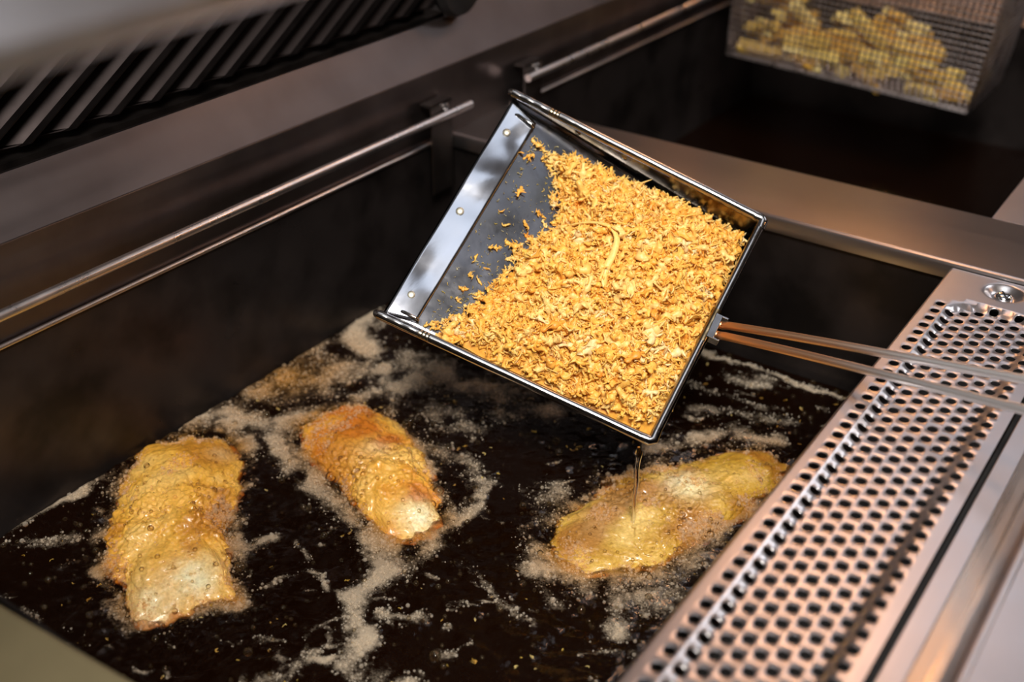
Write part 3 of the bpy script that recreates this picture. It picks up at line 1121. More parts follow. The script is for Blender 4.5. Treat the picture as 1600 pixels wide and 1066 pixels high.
# lumpy core of the heap
gx, gy = np.meshgrid(np.linspace(0.02, 0.228, 110), np.linspace(0.008, 0.2065, 100))
s_, t_ = gx.ravel(), gy.ravel()
top, d = heap(s_, t_)
top = np.maximum(top - 0.0040, fdep(s_) + 0.0004)
keep = d > -0.002
P = BLp + s_[:, None] * ES + t_[:, None] * ET + top[:, None] * EN
i = np.arange(len(s_)).reshape(100, 110)
f = np.stack([i[:-1, :-1].ravel(), i[:-1, 1:].ravel(), i[1:, 1:].ravel(), i[1:, :-1].ravel()], 1)
f = f[keep[f].all(1) & (d[f] > 0.006).all(1)]
f3 = np.concatenate([f[:, [0, 1, 2]], f[:, [0, 2, 3]]])
cc = np.tile(np.array([0.88, 0.42, 0.06, 1.0]), (len(P), 1))
SO.V.append(P)
SO.F.append(f3)
SO.C.append(cc)
SO.n += len(P)


def scatter(kind, n, smin, smax, hoff, flat, dmin=0.0):
    P = sample_heap(n, dmin)
    top, d = heap(P[:, 0], P[:, 1])
    sc_ = rng.uniform(smin, smax, n) * (0.55 + 0.45 * sstep(0, 0.02, d))
    h = np.maximum(top + rng.normal(0, 1, n) * 0.0012 + hoff, fdep(P[:, 0]) + 0.0008)
    pos = BLp + P[:, :1] * ES + P[:, 1:] * ET + h[:, None] * EN
    R3 = BASIS @ rotmats(n, flat)
    c = PAL[rng.choice(6, n, p=PW)] * rng.uniform(0.9, 1.08, (n, 1))
    return pos, R3, sc_, np.clip(c, 0, 1)


for kind, n, a, b_, ho, fl_ in (('clump', 1350, 0.012, 0.023, -0.0022, 0.7), ('blob', 70, 0.008, 0.014, -0.001, 0.7), ('bit', 350, 0.003, 0.007, 0.0, 1.2), ('curl', 250, 0.005, 0.009, 0.0008, 1.0)):
    pos, R3, sc_, c = scatter(kind, n, a, b_, ho, fl_)
    which = rng.integers(0, len(PRO[kind]), n)
    for k in range(len(PRO[kind])):
        q = which == k
        if q.any():
            SO.put(PRO[kind][k], R3[q], sc_[q], pos[q], c[q])
so = SO.build('batter_scraps', M['scraps'])
tag(so, 'heap of golden fried batter scraps filling the steel scoop', 'batter scraps', None, 'stuff')

# the larger flakes on top of the heap, each its own object sharing a mesh per shape
flake_me = {}


def flake(name, kind, k, ci, pos, R3, sc_, label, group, cat='batter scrap'):
    key = (kind, k, ci)
    if key not in flake_me:
        V, F = PRO[kind][k]
        me = bpy.data.meshes.new(name)
        me.from_pydata([tuple(map(float, v)) for v in V], [], [tuple(map(int, f)) for f in F])
        me.polygons.foreach_set('use_smooth', [True] * len(me.polygons))
        a = me.color_attributes.new('col', 'FLOAT_COLOR', 'POINT')
        a.data.foreach_set('color', np.tile(np.append(PAL[ci], 1.0), len(V)).astype(np.float32))
        me.materials.append(M['scraps_obj'])
        flake_me[key] = me
    o = bpy.data.objects.new(name, flake_me[key])
    COL.objects.link(o)
    mm = np.eye(4)
    mm[:3, :3] = R3 * sc_
    mm[:3, 3] = pos
    o.matrix_world = Matrix([list(map(float, r)) for r in mm])
    tag(o, label, cat, group)
    return o


M['scraps_obj'] = food('fried_batter_flake', 0.45, 0.25, 7.0, 0.3, lo=0.85, hi=1.06)
pos, R3, sc_, c = scatter('x', 230, 0.016, 0.026, 0.0016, 0.8, 0.010)
for i in range(230):
    kind = 'blob' if i % 16 == 0 else 'clump'
    ci = int(rng.choice(6, p=PW))
    ls, lt = float((pos[i] - BLp) @ ES), float((pos[i] - BLp) @ ET)
    tone = ('golden', 'golden', 'light golden', 'orange', 'pale cream', 'deep orange')[ci]
    where = 'by the handle end' if ls > 0.185 else 'by the bare floor' if ls < 0.095 else 'mid heap'
    side = 'towards the lower rim' if lt < 0.07 else 'towards the upper rim' if lt > 0.15 else 'between the rims'
    form = 'flat crumpled' if kind == 'blob' else 'knobbly curled'
    flake('batter_scrap', kind, i % 8, ci, pos[i], R3[i], sc_[i] * (0.75 if kind == 'blob' else 1), f'{form} {tone} batter flake {where}, {side}', 'large flakes on top of the heap')
# one long curled strip, and loose flakes left on the bare pan floor
LOOSE = [(812, 240), (826, 246), (838, 225), (858, 243), (884, 244), (868, 283), (876, 300), (844, 336), (822, 352), (790, 352), (800, 383), (772, 388), (742, 404), (735, 430), (724, 452), (748, 440), (760, 420), (716, 470), (700, 500), (672, 508), (812, 300), (783, 330), (748, 460), (905, 250), (870, 262)]
nfl = EN


def on_floor(px, py):
    d_ = np.array(RIGHT * (px - 800) + DOWN * (py - 533) + FWD * FPX)
    # intersect with the sloping pan floor
    f0 = W(0, 0, fdep(0))
    f1 = W(0.2, 0, fdep(0.2))
    f2 = W(0, 0.2, fdep(0))
    nn = np.cross(f1 - f0, f2 - f0)
    c_ = np.array(CAM)
    return c_ + d_ * (np.dot(nn, f0 - c_) / np.dot(nn, d_)), nn / np.linalg.norm(nn)


RL = BASIS @ rotmats(len(LOOSE), 0.35)
for i, (px, py) in enumerate(LOOSE):
    p, nn = on_floor(px, py)
    sc1 = rng.uniform(0.006, 0.014)
    flake('batter_crumb', 'bit' if i % 3 == 0 else 'clump', i % 8, int(rng.choice([0, 1, 3, 3])), p + nn * sc1 * 0.12, RL[i], sc1, 'small loose batter crumb stuck to the bare scoop floor', 'loose crumbs on the bare scoop floor', 'crumb')
LS = np.array([[0.098, 0.138, 0.0], [0.112, 0.143, 0.004], [0.128, 0.144, 0.0075], [0.139, 0.136, 0.009], [0.141, 0.122, 0.0085], [0.140, 0.108, 0.007], [0.144, 0.096, 0.004], [0.153, 0.090, 0.001]])
tz, _ = heap(LS[:, 0], LS[:, 1])
lv, lf = small_tube(np.array([BLp + ES * a[0] + ET * a[1] + EN * (z_ * 0.5 + a[2] * 0.8 + 0.001) for a, z_ in zip(LS, tz + 0.002)]), np.array([0.001, 0.0022, 0.0024, 0.0027, 0.0031, 0.0034, 0.0030, 0.0012]), 10, 0.55, 3, 0.0)
ls_ = mesh('batter_strip', lv, lf, M['scraps'], None, True, np.tile([0.93, 0.62, 0.19, 1.0], (len(lv), 1)))
sb_ = ls_.modifiers.new('smooth', 'SUBSURF')
sb_.levels = sb_.render_levels = 2
tag(ls_, 'long bent strip of batter arching over the middle of the scoop heap', 'batter scrap')
# greasy specks on the bare floor
SP = Soup()
n = 700
P = np.stack([rng.uniform(0.032, 0.10, n), rng.uniform(0.012, 0.205, n)], 1)
dd = polydist(P, POLY)
P = P[(dd < 0.004) & (rng.random(n) < np.exp((dd) * 28))]
n = len(P)
pos = BLp + P[:, :1] * ES + P[:, 1:] * ET + (fdep(P[:, 0]) + 0.0006)[:, None] * EN
c = np.array([[0.36, 0.27, 0.06], [0.62, 0.40, 0.09], [0.5, 0.42, 0.22]])[rng.integers(0, 3, n)]
R3 = BASIS @ rotmats(n, 0.5)
w_ = rng.integers(0, 6, n)
for k in range(6):
    q = w_ == k
    SP.put(PRO['bit'][k], R3[q], rng.uniform(0.001, 0.004, q.sum()), pos[q], c[q])
tag(SP.build('batter_specks', M['scraps']), 'fine greasy batter specks on the bare scoop floor', 'crumbs', None, 'stuff')

# ------------------------------------------------------------------ battered fish
FISH = [
    ('plump golden battered fish floating at the left of the vat, pale at its near end',
     [(215, 705), (250, 685), (300, 672), (345, 675), (374, 695), (372, 745), (362, 790), (345, 830), (352, 880), (372, 935), (335, 930), (300, 945), (255, 962), (222, 965), (203, 948), (192, 915), (165, 885), (172, 840), (185, 790), (196, 745)],
     0.017, [((302, 893), 26, 1.0), ((235, 930), 34, 0.65), ((345, 700), 18, 0.25)], 0.35),
    ('tapering battered fish in the middle of the vat, dark orange side and pale tip',
     [(468, 660), (500, 640), (545, 630), (590, 640), (625, 665), (648, 705), (668, 750), (684, 790), (688, 812), (665, 832), (640, 848), (612, 838), (585, 810), (555, 780), (535, 750), (505, 730), (478, 705)],
     0.015, [((655, 795), 26, 1.0), ((590, 705), 20, 0.3)], 1.0),
    ('olive gold battered fish half sunk in froth beside the perforated tray',
     [(862, 835), (890, 800), (930, 780), (950, 745), (1000, 730), (1060, 725), (1100, 710), (1150, 700), (1200, 700), (1232, 720), (1225, 750), (1180, 775), (1170, 800), (1120, 815), (1090, 840), (1060, 860), (1030, 880), (985, 890), (930, 895), (885, 885), (860, 865)],
     0.010, [((1075, 755), 30, 0.8), ((960, 800), 60, 0.15)], 0.6),
]
fish_centres = []
fish_polys = []
for fi, (label, px, H, pale, darkw) in enumerate(FISH):
    zc = OILZ + 0.003
    P2 = np.array([pt(x, y, zc)[:2] for x, y in px])
    fish_polys.append(P2)
    cen = P2.mean(0)
    A, K = 260, 80
    ang = np.arctan2(P2[:, 1] - cen[1], P2[:, 0] - cen[0])
    rad = np.linalg.norm(P2 - cen, axis=1)
    o_ = np.argsort(ang)
    ta = np.linspace(-math.pi, math.pi, A, endpoint=False)
    rr = np.interp(ta, np.concatenate([ang[o_] - 2 * math.pi, ang[o_], ang[o_] + 2 * math.pi]), np.tile(rad[o_], 3))
    cs = np.stack([np.cos(ta), np.sin(ta), 0 * ta + fi * 3.1], 1)
    rr = rr * (1 + 0.05 * vnoise(cs * 3.5, 61) + 0.04 * vnoise(cs * 9, 62) + 0.025 * vnoise(cs * 22, 63))
    V = []
    ks = np.linspace(0, 1, K) ** 0.8
    for half in (0, 1):
        for k in ks[::-1] if half else ks:
            R_ = rr * k
            x, y = cen[0] + R_ * np.cos(ta), cen[1] + R_ * np.sin(ta)
            if half == 0:
                z = OILZ + 0.001 + H * (1 - k ** 2.2) ** 0.75 - 0.004 * k ** 4
            else:
                z = OILZ + 0.001 - 0.018 * (1 - k ** 2.4) ** 0.7 - 0.004 * k ** 4
            V.append(np.stack([x, y, np.full(A, 0) + z], 1))
    V = np.concatenate(V)
    i = np.arange(len(V)).reshape(-1, A)
    f = np.stack([i[:-1].ravel(), np.roll(i, -1, 1)[:-1].ravel(), np.roll(i, -1, 1)[1:].ravel(), i[1:].ravel()], 1)
    nrm = V - np.array([cen[0], cen[1], OILZ - 0.01])
    nrm /= np.linalg.norm(nrm, axis=1)[:, None] + 1e-9
    lump = 0.0044 * fbm(V * 38, 20 + fi, 2) + 0.0032 * np.abs(fbm(V * 110, 30 + fi, 2)) + 0.0018 * np.abs(vnoise(V * 240, 50 + fi)) + 0.0012 * vnoise(V * 420, 40 + fi)
    V = V + nrm * lump[:, None]
    g = fbm(V * 30, 60 + fi, 3)
    base = np.array([[0.86, 0.46, 0.060], [0.86, 0.45, 0.060], [0.54, 0.31, 0.030]][fi])
    dark = np.array([[0.52, 0.20, 0.015], [0.58, 0.17, 0.010], [0.34, 0.12, 0.008]][fi])
    lite = np.array([0.92, 0.66, 0.24])
    C = base[None] + np.clip(-1.5 * g + 0.1, 0, 1)[:, None] * (dark - base) * (0.6 + 0.4 * darkw) + np.clip(g, 0, 1)[:, None] * (lite - base) * 0.5
    if fi == 1:      # the fish in the middle is browner along its rear flank
        pb = pt(520, 715, OILZ + 0.008)[:2]
        wgt = np.exp(-(np.linalg.norm(V[:, :2] - pb, axis=1) / 0.035) ** 2)
        C += wgt[:, None] * (np.array([0.50, 0.17, 0.012]) - C) * 0.8
    for (bx, by), rp, am in pale:
        pb = pt(bx, by, OILZ + 0.014)[:2]
        dist = np.linalg.norm(V[:, :2] - pb, axis=1)
        wgt = am * np.exp(-(dist / (rp * 0.00060)) ** 2) * (0.85 + 0.3 * vnoise(V * 200, 9))
        C += np.clip(wgt, 0, 1)[:, None] * (np.array([0.93, 0.88, 0.60]) - C)
    C = np.concatenate([np.clip(C, 0.005, 1), np.ones((len(C), 1))], 1)
    fo = mesh('battered_fish', V, f, M['fish'], None, True, C)
    tag(fo, label, 'fish', 'battered fish frying in the oil')
    fish_centres.append((V[:A * K], rr, cen))

# ------------------------------------------------------------------ froth map of the oil surface
STROKES = [   # (pixel polyline, half-width px, density)
    ([(0, 842), (60, 803), (150, 752), (230, 700)], 8, 0.75),
    ([(230, 700), (280, 665), (320, 640), (350, 610), (400, 570), (440, 545), (490, 520), (560, 490)], 20, 0.75),
    ([(400, 610), (450, 590), (520, 570)], 44, 0.5),
    ([(175, 830), (200, 760), (225, 720)], 14, 0.6),
    ([(200, 760), (230, 720), (280, 690), (330, 665)], 22, 0.55),
    ([(185, 800), (180, 850), (170, 880)], 16, 0.35),
    ([(300, 655), (370, 655), (430, 668), (480, 650), (560, 620)], 22, 0.8),
    ([(430, 668), (440, 715), (480, 745), (530, 780), (565, 815), (590, 850), (610, 885)], 15, 0.85),
    ([(575, 495), (565, 530), (590, 580), (610, 615)], 24, 0.95),
    ([(470, 570), (520, 600), (580, 610), (640, 590)], 36, 0.5),
    ([(400, 600), (440, 570), (500, 540)], 36, 0.42),
    ([(640, 560), (720, 600), (800, 620), (850, 640)], 22, 0.55),
    ([(660, 640), (740, 660), (800, 640)], 26, 0.45),
    ([(650, 690), (720, 720), (760, 760)], 16, 0.42),
    ([(760, 770), (720, 800), (690, 830), (660, 865), (615, 890)], 9, 0.65),
    ([(690, 800), (680, 845), (640, 870)], 12, 0.5),
    ([(625, 865), (610, 895), (600, 905)], 24, 0.85),
    ([(600, 900), (555, 935), (548, 965), (565, 1000), (555, 1030), (545, 1045)], 14, 0.85),
    ([(545, 1045), (600, 1060), (650, 1075)], 16, 0.7),
    ([(545, 1035), (480, 1032), (440, 1050), (395, 1068)], 7, 0.75),
    ([(478, 1030), (475, 1000), (500, 975), (540, 975)], 4, 0.5),
    ([(340, 862), (380, 862), (430, 850)], 9, 0.75),
    ([(370, 935), (420, 925), (445, 900), (470, 885), (490, 892), (515, 920)], 5, 0.55),
    ([(840, 840), (850, 880), (890, 905), (950, 915), (1010, 905), (1060, 880), (1100, 850)], 24, 0.62),
    ([(965, 920), (960, 960), (975, 1000)], 16, 0.6),
    ([(1000, 930), (1040, 940), (1030, 900)], 22, 0.5),
    ([(990, 810), (1040, 840), (1090, 820), (1150, 800)], 22, 0.7),
    ([(1060, 760), (1100, 770), (1160, 810)], 18, 0.75),
    ([(960, 770), (1000, 790), (1010, 840)], 26, 0.5),
    ([(830, 780), (850, 800), (870, 770), (850, 760)], 16, 0.4),
    ([(800, 760), (860, 790), (840, 830)], 15, 0.38),
    ([(1010, 705), (1080, 690), (1150, 675), (1210, 690)], 13, 0.6),
    ([(1095, 545), (1180, 578), (1250, 600), (1320, 625)], 4, 0.7),
    ([(1150, 590), (1200, 600)], 12, 0.5),
    ([(1080, 600), (1140, 620), (1200, 640)], 9, 0.35),
    ([(1090, 640), (1170, 650), (1240, 660)], 9, 0.4),
    ([(700, 520), (760, 560), (830, 600)], 16, 0.35),
    ([(940, 1020), (980, 1025)], 10, 0.6),
    ([(860, 950), (850, 920)], 10, 0.35),
    ([(30, 850), (80, 850), (120, 840)], 10, 0.35),
    ([(100, 880), (150, 870), (190, 860)], 8, 0.25),
    ([(600, 960), (620, 965)], 9, 0.6),
    ([(690, 1015), (700, 1020)], 8, 0.5),
    ([(720, 880), (780, 940), (830, 980)], 6, 0.3),
    ([(150, 950), (200, 945)], 8, 0.35),
]
segs = []
for pl_, wpx, den in STROKES:
    q = [pt(x, y, OILZ) for x, y in pl_]
    for a, b_ in zip(q[:-1], q[1:]):
        mid_ = (a + b_) / 2
        dist = np.linalg.norm(mid_ - np.array(CAM))
        segs.append((a[:2], b_[:2], wpx * dist / FPX * 1.4, min(1.0, den * 1.12)))
for k in range(240):     # stray flecks of froth
    x, y = rng.uniform(XB + 0.02, XF - 0.02), rng.uniform(Y0 + 0.02, Y1 - 0.02)
    a = rng.uniform(-0.5, 1.0)
    l = rng.uniform(0.001, 0.010)
    d_ = np.array([math.cos(a), math.sin(a)]) * l
    segs.append((np.array([x, y]) - d_, np.array([x, y]) + d_, rng.uniform(0.0012, 0.0035), rng.uniform(0.3, 0.6)))


def foam_at(P):
    q3 = np.stack([P[:, 0], P[:, 1], 0 * P[:, 0]], 1)
    wp = P + 0.006 * np.stack([fbm(q3 * 45, 71, 2), fbm(q3 * 45, 72, 2)], 1) + 0.0025 * np.stack([fbm(q3 * 160, 73, 2), fbm(q3 * 160, 74, 2)], 1)
    out_ = np.zeros(len(P))
    for a, b_, wd, den in segs:
        lo = np.minimum(a, b_) - 2.2 * wd
        hi = np.maximum(a, b_) + 2.2 * wd
        m_ = np.where((wp[:, 0] > lo[0]) & (wp[:, 0] < hi[0]) & (wp[:, 1] > lo[1]) & (wp[:, 1] < hi[1]))[0]
        if len(m_) == 0:
            continue
        pp = wp[m_] - a
        e_ = b_ - a
        t = np.clip((pp @ e_) / (e_ @ e_ + 1e-12), 0, 1)
        dd_ = np.linalg.norm(pp - t[:, None] * e_, axis=1)
        v = den * np.exp(-(dd_ / wd) ** 2)
        out_[m_] = np.maximum(out_[m_], v)
    for fp in fish_polys:          # a broken collar of froth round each fish
        dd_ = polydist(wp, fp)
        out_ = np.maximum(out_, 0.72 * np.exp(-((dd_ + 0.004) / 0.009) ** 2) * np.clip(0.75 + 0.8 * fbm(q3 * 24, 77, 2), 0.1, 1.2))
    br = 0.62 + 0.75 * fbm(q3 * 60, 75, 3)
    return np.clip(out_ * np.clip(br + 0.25, 0.1, 1.4), 0, 1)


# oil
nx, ny = 330, 420
xs_ = np.linspace(XB + 0.0006, XF + 0.0034, nx + 1)
ys_ = np.linspace(Y0 + 0.0006, Y1 - 0.0006, ny + 1)
gx, gy = np.meshgrid(xs_, ys_)
P = np.stack([gx.ravel(), gy.ravel()], 1)
foam = foam_at(P)
q3 = np.stack([P[:, 0], P[:, 1], 0 * P[:, 0]], 1)
near = np.zeros(len(P))
for fp in fish_polys:
    near = np.maximum(near, np.exp(np.minimum(polydist(P, fp), 0) / 0.05))
z = OILZ + 0.0011 * fbm(q3 * 55, 80, 2) * (0.5 + near) + 0.0009 * vnoise(q3 * 150, 82) * (0.35 + near) + 0.0012 * foam
V = np.stack([P[:, 0], P[:, 1], z], 1)
i = np.arange(len(V)).reshape(ny + 1, nx + 1)
f = np.stack([i[:-1, :-1].ravel(), i[:-1, 1:].ravel(), i[1:, 1:].ravel(), i[1:, :-1].ravel()], 1)
ring = np.concatenate([i[0, :], i[1:, -1], i[-1, -2::-1], i[-2:0:-1, 0]])
low = V[ring].copy()
low[:, 2] = -0.268
nb_ = len(V)
V = np.concatenate([V, low, [[(XB + XF) / 2, (Y0 + Y1) / 2, -0.268]]])
foam = np.concatenate([foam, np.zeros(len(low) + 1)])
nr = len(ring)
k = np.arange(nr)
k2 = (k + 1) % nr
sk_ = np.stack([ring[k2], ring[k], nb_ + k, nb_ + k2], 1)
FF = np.concatenate([f, sk_])
bt = np.stack([nb_ + k2, nb_ + k, np.full(nr, nb_ + nr)], 1)
tri = np.concatenate([FF[:, [0, 1, 2]], FF[:, [0, 2, 3]], bt])
amber = np.concatenate([amber_at(P), np.zeros(len(V) - len(P))])
oo = mesh('frying_oil', V, tri, M['oil'], None, True, None, {'foam': foam, 'amber': amber})
tag(oo, 'dark brown bubbling frying oil filling the near vat', 'oil')
fo_ = MB().box((XB + 0.0006, Y2 + 0.0006, -0.268), (XF + 0.0034, Y3 - 0.0006, -0.17)).build('frying_oil', M['oil'])
fo_.data.attributes.new('foam', 'FLOAT', 'POINT')
tag(fo_, 'still black oil in the far vat below the chip basket', 'oil')

# froth bubbles
BS, CB = Soup(), Soup()


def bubbles(P, zz, rad, proto, BS=BS):
    n = len(P)
    R3 = rotmats(n, 1.0)
    pos = np.concatenate([P, zz[:, None]], 1)
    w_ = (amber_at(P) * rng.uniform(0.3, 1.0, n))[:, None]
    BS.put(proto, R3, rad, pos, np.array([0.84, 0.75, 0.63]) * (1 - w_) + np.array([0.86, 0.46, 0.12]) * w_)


P = np.stack([rng.uniform(XB + 0.002, XF, 260000), rng.uniform(Y0, Y1 - 0.002, 260000)], 1)
fv = foam_at(P)
k = rng.random(len(P)) < (fv ** 1.5) * 0.62
Pf, fvv = P[k], fv[k]
rad = np.clip(rng.lognormal(math.log(0.00062), 0.45, len(Pf)), 0.00035, 0.0026)
bubbles(Pf, OILZ + 0.0008 * fvv + rad * 0.2 + rng.uniform(0, 0.0014, len(Pf)) * fvv, rad, I1)
# clear single bubbles on the open oil, larger beside the fish
n = 9000
P = np.stack([rng.uniform(XB + 0.004, XF, n), rng.uniform(Y0, Y1 - 0.004, n)], 1)
nr_ = np.zeros(n)
for fp in fish_polys:
    nr_ = np.maximum(nr_, np.exp(-np.abs(polydist(P, fp)) / 0.018))
k = rng.random(n) < 0.12 + 0.75 * nr_
P, nr_ = P[k], nr_[k]
rad = np.clip(rng.lognormal(math.log(0.0011), 0.5, len(P)), 0.0005, 0.0050)
bubbles(P, OILZ + rad * 0.1, rad, I2, CB)
# fine froth clinging to the fish
for fi, (Vt, rr, cen) in enumerate(fish_centres):
    n = (20000, 15000, 26000)[fi]
    def pick(n):
        ring_ = np.minimum((rng.random(n) ** 0.625 * (K - 1)).astype(int), K - 1)
        return ring_ * A + rng.integers(0, A, n)

    idx = pick(n)
    Pq = Vt[idx] + rng.normal(0, 0.0012, (n, 3)) * np.array([1, 1, 0.2])
    g = fbm(Pq * 42, 90 + fi, 3)
    hgt = Pq[:, 2] - OILZ
    k = (rng.random(n) < np.clip((-0.12, -0.12, 0.12)[fi] + 1.5 * g + (0.006 - hgt) * 60, 0.015, 0.95)) & (hgt > -0.002)
    Pq = Pq[k]
    rad = np.clip(rng.lognormal(math.log(0.00066), 0.5, len(Pq)), 0.0003, 0.0030)
    bubbles(Pq[:, :2], Pq[:, 2] + rad * 0.3, rad, I1)
    Pq = Vt[pick(260)]
    Pq = Pq[Pq[:, 2] > OILZ]
    rad = np.clip(rng.lognormal(math.log(0.0010), 0.4, len(Pq)), 0.0005, 0.0028)
    bubbles(Pq[:, :2], Pq[:, 2] + rad * 0.2, rad, I2, CB)
tag(CB.build('oil_bubbles', M['clear']), 'clear round bubbles floating on the dark oil around the fish', 'bubbles', None, 'stuff')
bo = BS.build('froth', M['bubble'])
tag(bo, 'pale froth of fine bubbles streaked across the dark oil', 'foam', None, 'stuff')

# crumbs drifting in the oil
CS = Soup()
n = 300
P = np.stack([rng.uniform(XB + 0.02, XF - 0.005, n), rng.uniform(Y0 + 0.01, Y1 - 0.02, n)], 1)
c = np.array([[0.55, 0.36, 0.06], [0.40, 0.22, 0.03], [0.62, 0.46, 0.16]])[rng.integers(0, 3, n)]
pos = np.concatenate([P, np.full((n, 1), OILZ - 0.0002)], 1)
R3 = rotmats(n, 0.3)
w_ = rng.integers(0, 8, n)
for k in range(8):
    q = w_ == k
    CS.put(PRO['clump' if k % 2 else 'curl'][k], R3[q], rng.uniform(0.0012, 0.0062, q.sum()), pos[q], c[q])
tag(CS.build('oil_crumbs', M['scraps']), 'tiny batter crumbs drifting in the dark oil', 'crumbs', None, 'stuff')

# thread of oil running off the scoop's lowest corner
D = pt(993, 832, OILZ)
q = MB()
zs = np.linspace(-0.0685, OILZ - 0.001, 22)
rad = [0.0010, 0.0030, 0.0027] + list(np.linspace(0.0022, 0.00115, 19))
q.tube([(D[0] - 0.0015 + 0.0003 * math.sin(k * 0.9), D[1] - 0.0022 + 0.0003 * math.cos(k * 0.7), z_) for k, z_ in enumerate(zs)], rad, 12)
tag(q.build('oil_thread', M['thread'], None, True), 'thin amber thread of oil running off the scoop corner into the vat', 'oil')

# ------------------------------------------------------------------ chip basket over the far vat
FB = empty('fry_basket', (-0.45, 1.43, -0.02))
tag(FB, 'woven wire fry basket of chips hanging over the far dark vat', 'basket')
b0, b1 = np.array([-0.608, 1.35, -0.0125]), np.array([-0.295, 1.35, -0.0300])
UX = (b1 - b0) / np.linalg.norm(b1 - b0)
BW = float(np.linalg.norm(b1 - b0))
UY = np.array([0, 1.0, 0])
UZ = np.cross(UX, UY)
UY = np.cross(UZ, UX)
BD, BH = 0.15, 0.17


def BK(x, y, z):
    fl_ = 1 + 0.30 * z       # sides flare a little
    return b0 + UX * (BW / 2 + (x - BW / 2) * fl_) + UY * (y * fl_) + UZ * z


def wires(fn, nu, nv, nm):
    r_ = 0.00095
    q = MB()
    for a in range(nu + 1):
        q.tube([fn(a / nu, t) + 0.0006 * (1 if (a + j) % 2 else -1) * UY for j, t in enumerate(np.linspace(0, 1, 13))], r_, 4, False)
    for a in range(nv + 1):
        q.tube([fn(t, a / nv) for t in np.linspace(0, 1, 7)], r_, 4, False)
    o = q.build(nm, M['wire'], FB, True)
    o['kind'] = 'stuff'
    return o


CR = 0.016


def front(u, v):
    """front panel: rounds over at its foot into the base"""
    return BK(u * BW, CR * (1 - math.sin(min(1, v * 6) * math.pi / 2)) if v * 6 < 1 else 0, v * BH)


wires(lambda u, v: front(u, v), 42, 24, 'mesh_panel')
wires(lambda u, v: BK(u * BW, BD, v * BH), 42, 24, 'mesh_panel')
wires(lambda u, v: BK(0, u * BD, v * BH), 20, 24, 'mesh_panel')
wires(lambda u, v: BK(BW, u * BD, v * BH), 20, 24, 'mesh_panel')
wires(lambda u, v: BK(u * BW, v * BD, 0.0), 42, 20, 'mesh_panel')
MB().tube([BK(0, 0, BH), BK(BW, 0, BH), BK(BW, BD, BH), BK(0, BD, BH), BK(0, 0, BH)], 0.003, 8).build('rim_wire', M['wire'], FB, True)
MB().tube([BK(0, CR * 0.6, 0.001), BK(BW, CR * 0.6, 0.001)], 0.0011, 8).build('frame_wire', M['wire'], FB, True)
for u in (0.3, 0.7):
    MB().tube([BK(0, u * BD, BH), BK(-0.03, u * BD, BH + 0.01), BK(-0.075, u * BD, BH - 0.10), np.array([-0.690, BK(0, u * BD, 0)[1], 0.046]), np.array([-0.690, BK(0, u * BD, 0)[1], 0.022])], 0.002, 8).build('hook', M['wire'], FB, True)
for u in (0.42, 0.58):
    MB().tube([BK(BW, u * BD, BH), BK(BW + 0.10, u * BD, BH + 0.05), BK(BW + 0.28, 0.5 * BD, BH + 0.09)], 0.003, 8).build('handle_wire', M['wire'], FB, True)

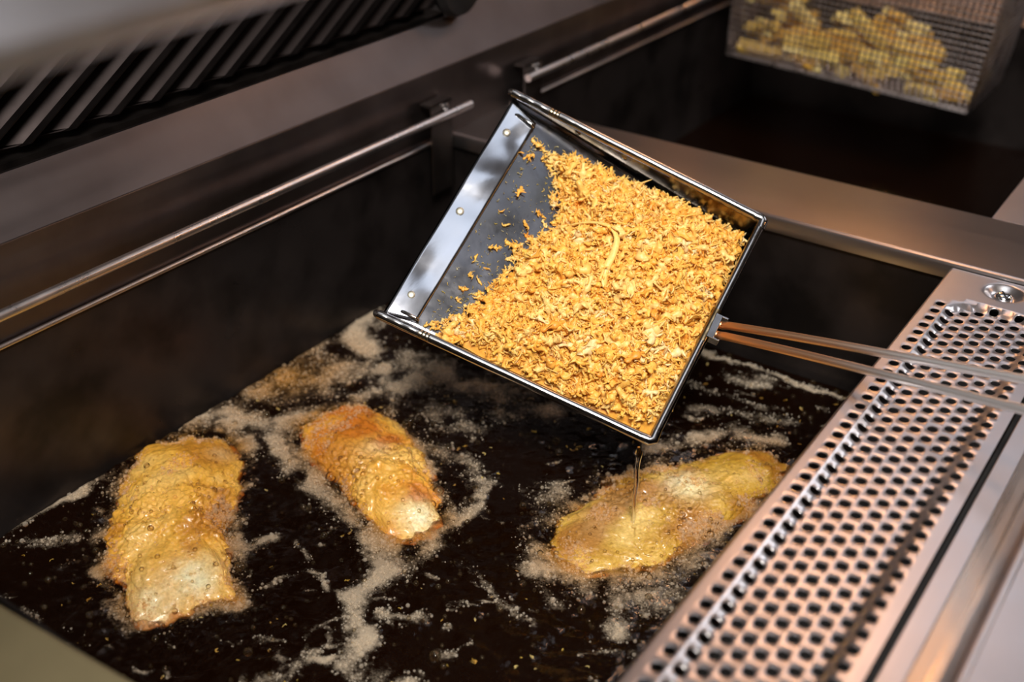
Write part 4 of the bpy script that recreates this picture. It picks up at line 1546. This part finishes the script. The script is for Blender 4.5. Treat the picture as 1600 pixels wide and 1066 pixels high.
chip_pal = [(0.88, 0.66, 0.18), (0.82, 0.54, 0.12), (0.90, 0.72, 0.28), (0.70, 0.40, 0.07)]
chip_me = []
for k in range(8):
    r = np.random.default_rng(900 + k)
    L, wd = 0.055 * r.uniform(0.8, 1.3), 0.0125 * r.uniform(0.85, 1.15)
    bm = bmesh.new()
    bmesh.ops.create_cube(bm, size=1.0)
    bmesh.ops.subdivide_edges(bm, edges=bm.edges[:], cuts=2, use_grid_fill=True)
    V = np.array([v.co[:] for v in bm.verts]) * np.array([L, wd, wd * r.uniform(0.8, 1.0)])
    V[:, 2] += 0.006 * r.uniform(-1, 1) * (V[:, 0] / L) ** 2 * 4
    V += 0.0009 * np.stack([vnoise(V * 120, k), vnoise(V * 120, k + 9), vnoise(V * 120, k + 19)], 1)
    for v, c_ in zip(bm.verts, V):
        v.co = c_
    bmesh.ops.bevel(bm, geom=[e_ for e_ in bm.edges if e_.calc_face_angle(0) > 0.9], offset=0.0012, segments=1, affect='EDGES')
    me = bpy.data.meshes.new('chip')
    bm.to_mesh(me)
    bm.free()
    a = me.color_attributes.new('col', 'FLOAT_COLOR', 'POINT')
    a.data.foreach_set('color', np.tile(np.array([*chip_pal[k % 4], 1.0], np.float32), len(me.vertices)))
    me.materials.append(M['chip'])
    chip_me.append(me)
# heap profile of the chips along the basket: higher on the left
cnt = 0
for layer in range(7):
    for k in range(17):
        x = rng.uniform(0.022, BW - 0.03)
        y = rng.uniform(0.018, BD - 0.03) if layer > 2 else rng.uniform(0.014, 0.07)
        yaw = rng.normal(0.0, 0.45)
        y = min(max(y, 0.014 + 0.034 * abs(math.sin(yaw))), BD - 0.045)
        x = min(max(x, 0.034), BW - 0.036)
        hmax = 0.022 + 0.062 * (1 - x / BW) ** 0.8 + 0.010 * math.sin(x * 40)
        z = 0.008 + layer * 0.0125
        if z > hmax:
            continue
        c = bpy.data.objects.new('chip', chip_me[(cnt * 5 + layer) % 8])
        COL.objects.link(c)
        pit = rng.normal(0, 0.22) if layer < 4 else rng.normal(0.2, 0.5)
        Rl = np.array(Matrix.Rotation(yaw, 3, 'Z') @ Matrix.Rotation(pit, 3, 'Y') @ Matrix.Rotation(rng.uniform(0, 1.5), 3, 'X'))
        RB = np.stack([UX, UY, UZ], 1) @ Rl
        mm = np.eye(4)
        mm[:3, :3] = RB
        mm[:3, 3] = BK(x, y, z)
        c.matrix_world = Matrix([list(map(float, r_)) for r_ in mm])
        tone = ('golden', 'golden', 'pale yellow', 'browned')[((cnt * 5 + layer) % 8) % 4]
        place = 'at the left end' if x < BW * 0.33 else 'at the right end' if x > BW * 0.67 else 'in the middle'
        lay = 'bottom' if layer < 2 else 'middle' if layer < 4 else 'top'
        tag(c, f'thick {tone} chip {place} of the wire basket, in its {lay} layer', 'chip', 'chips in the hanging basket')
        cnt += 1
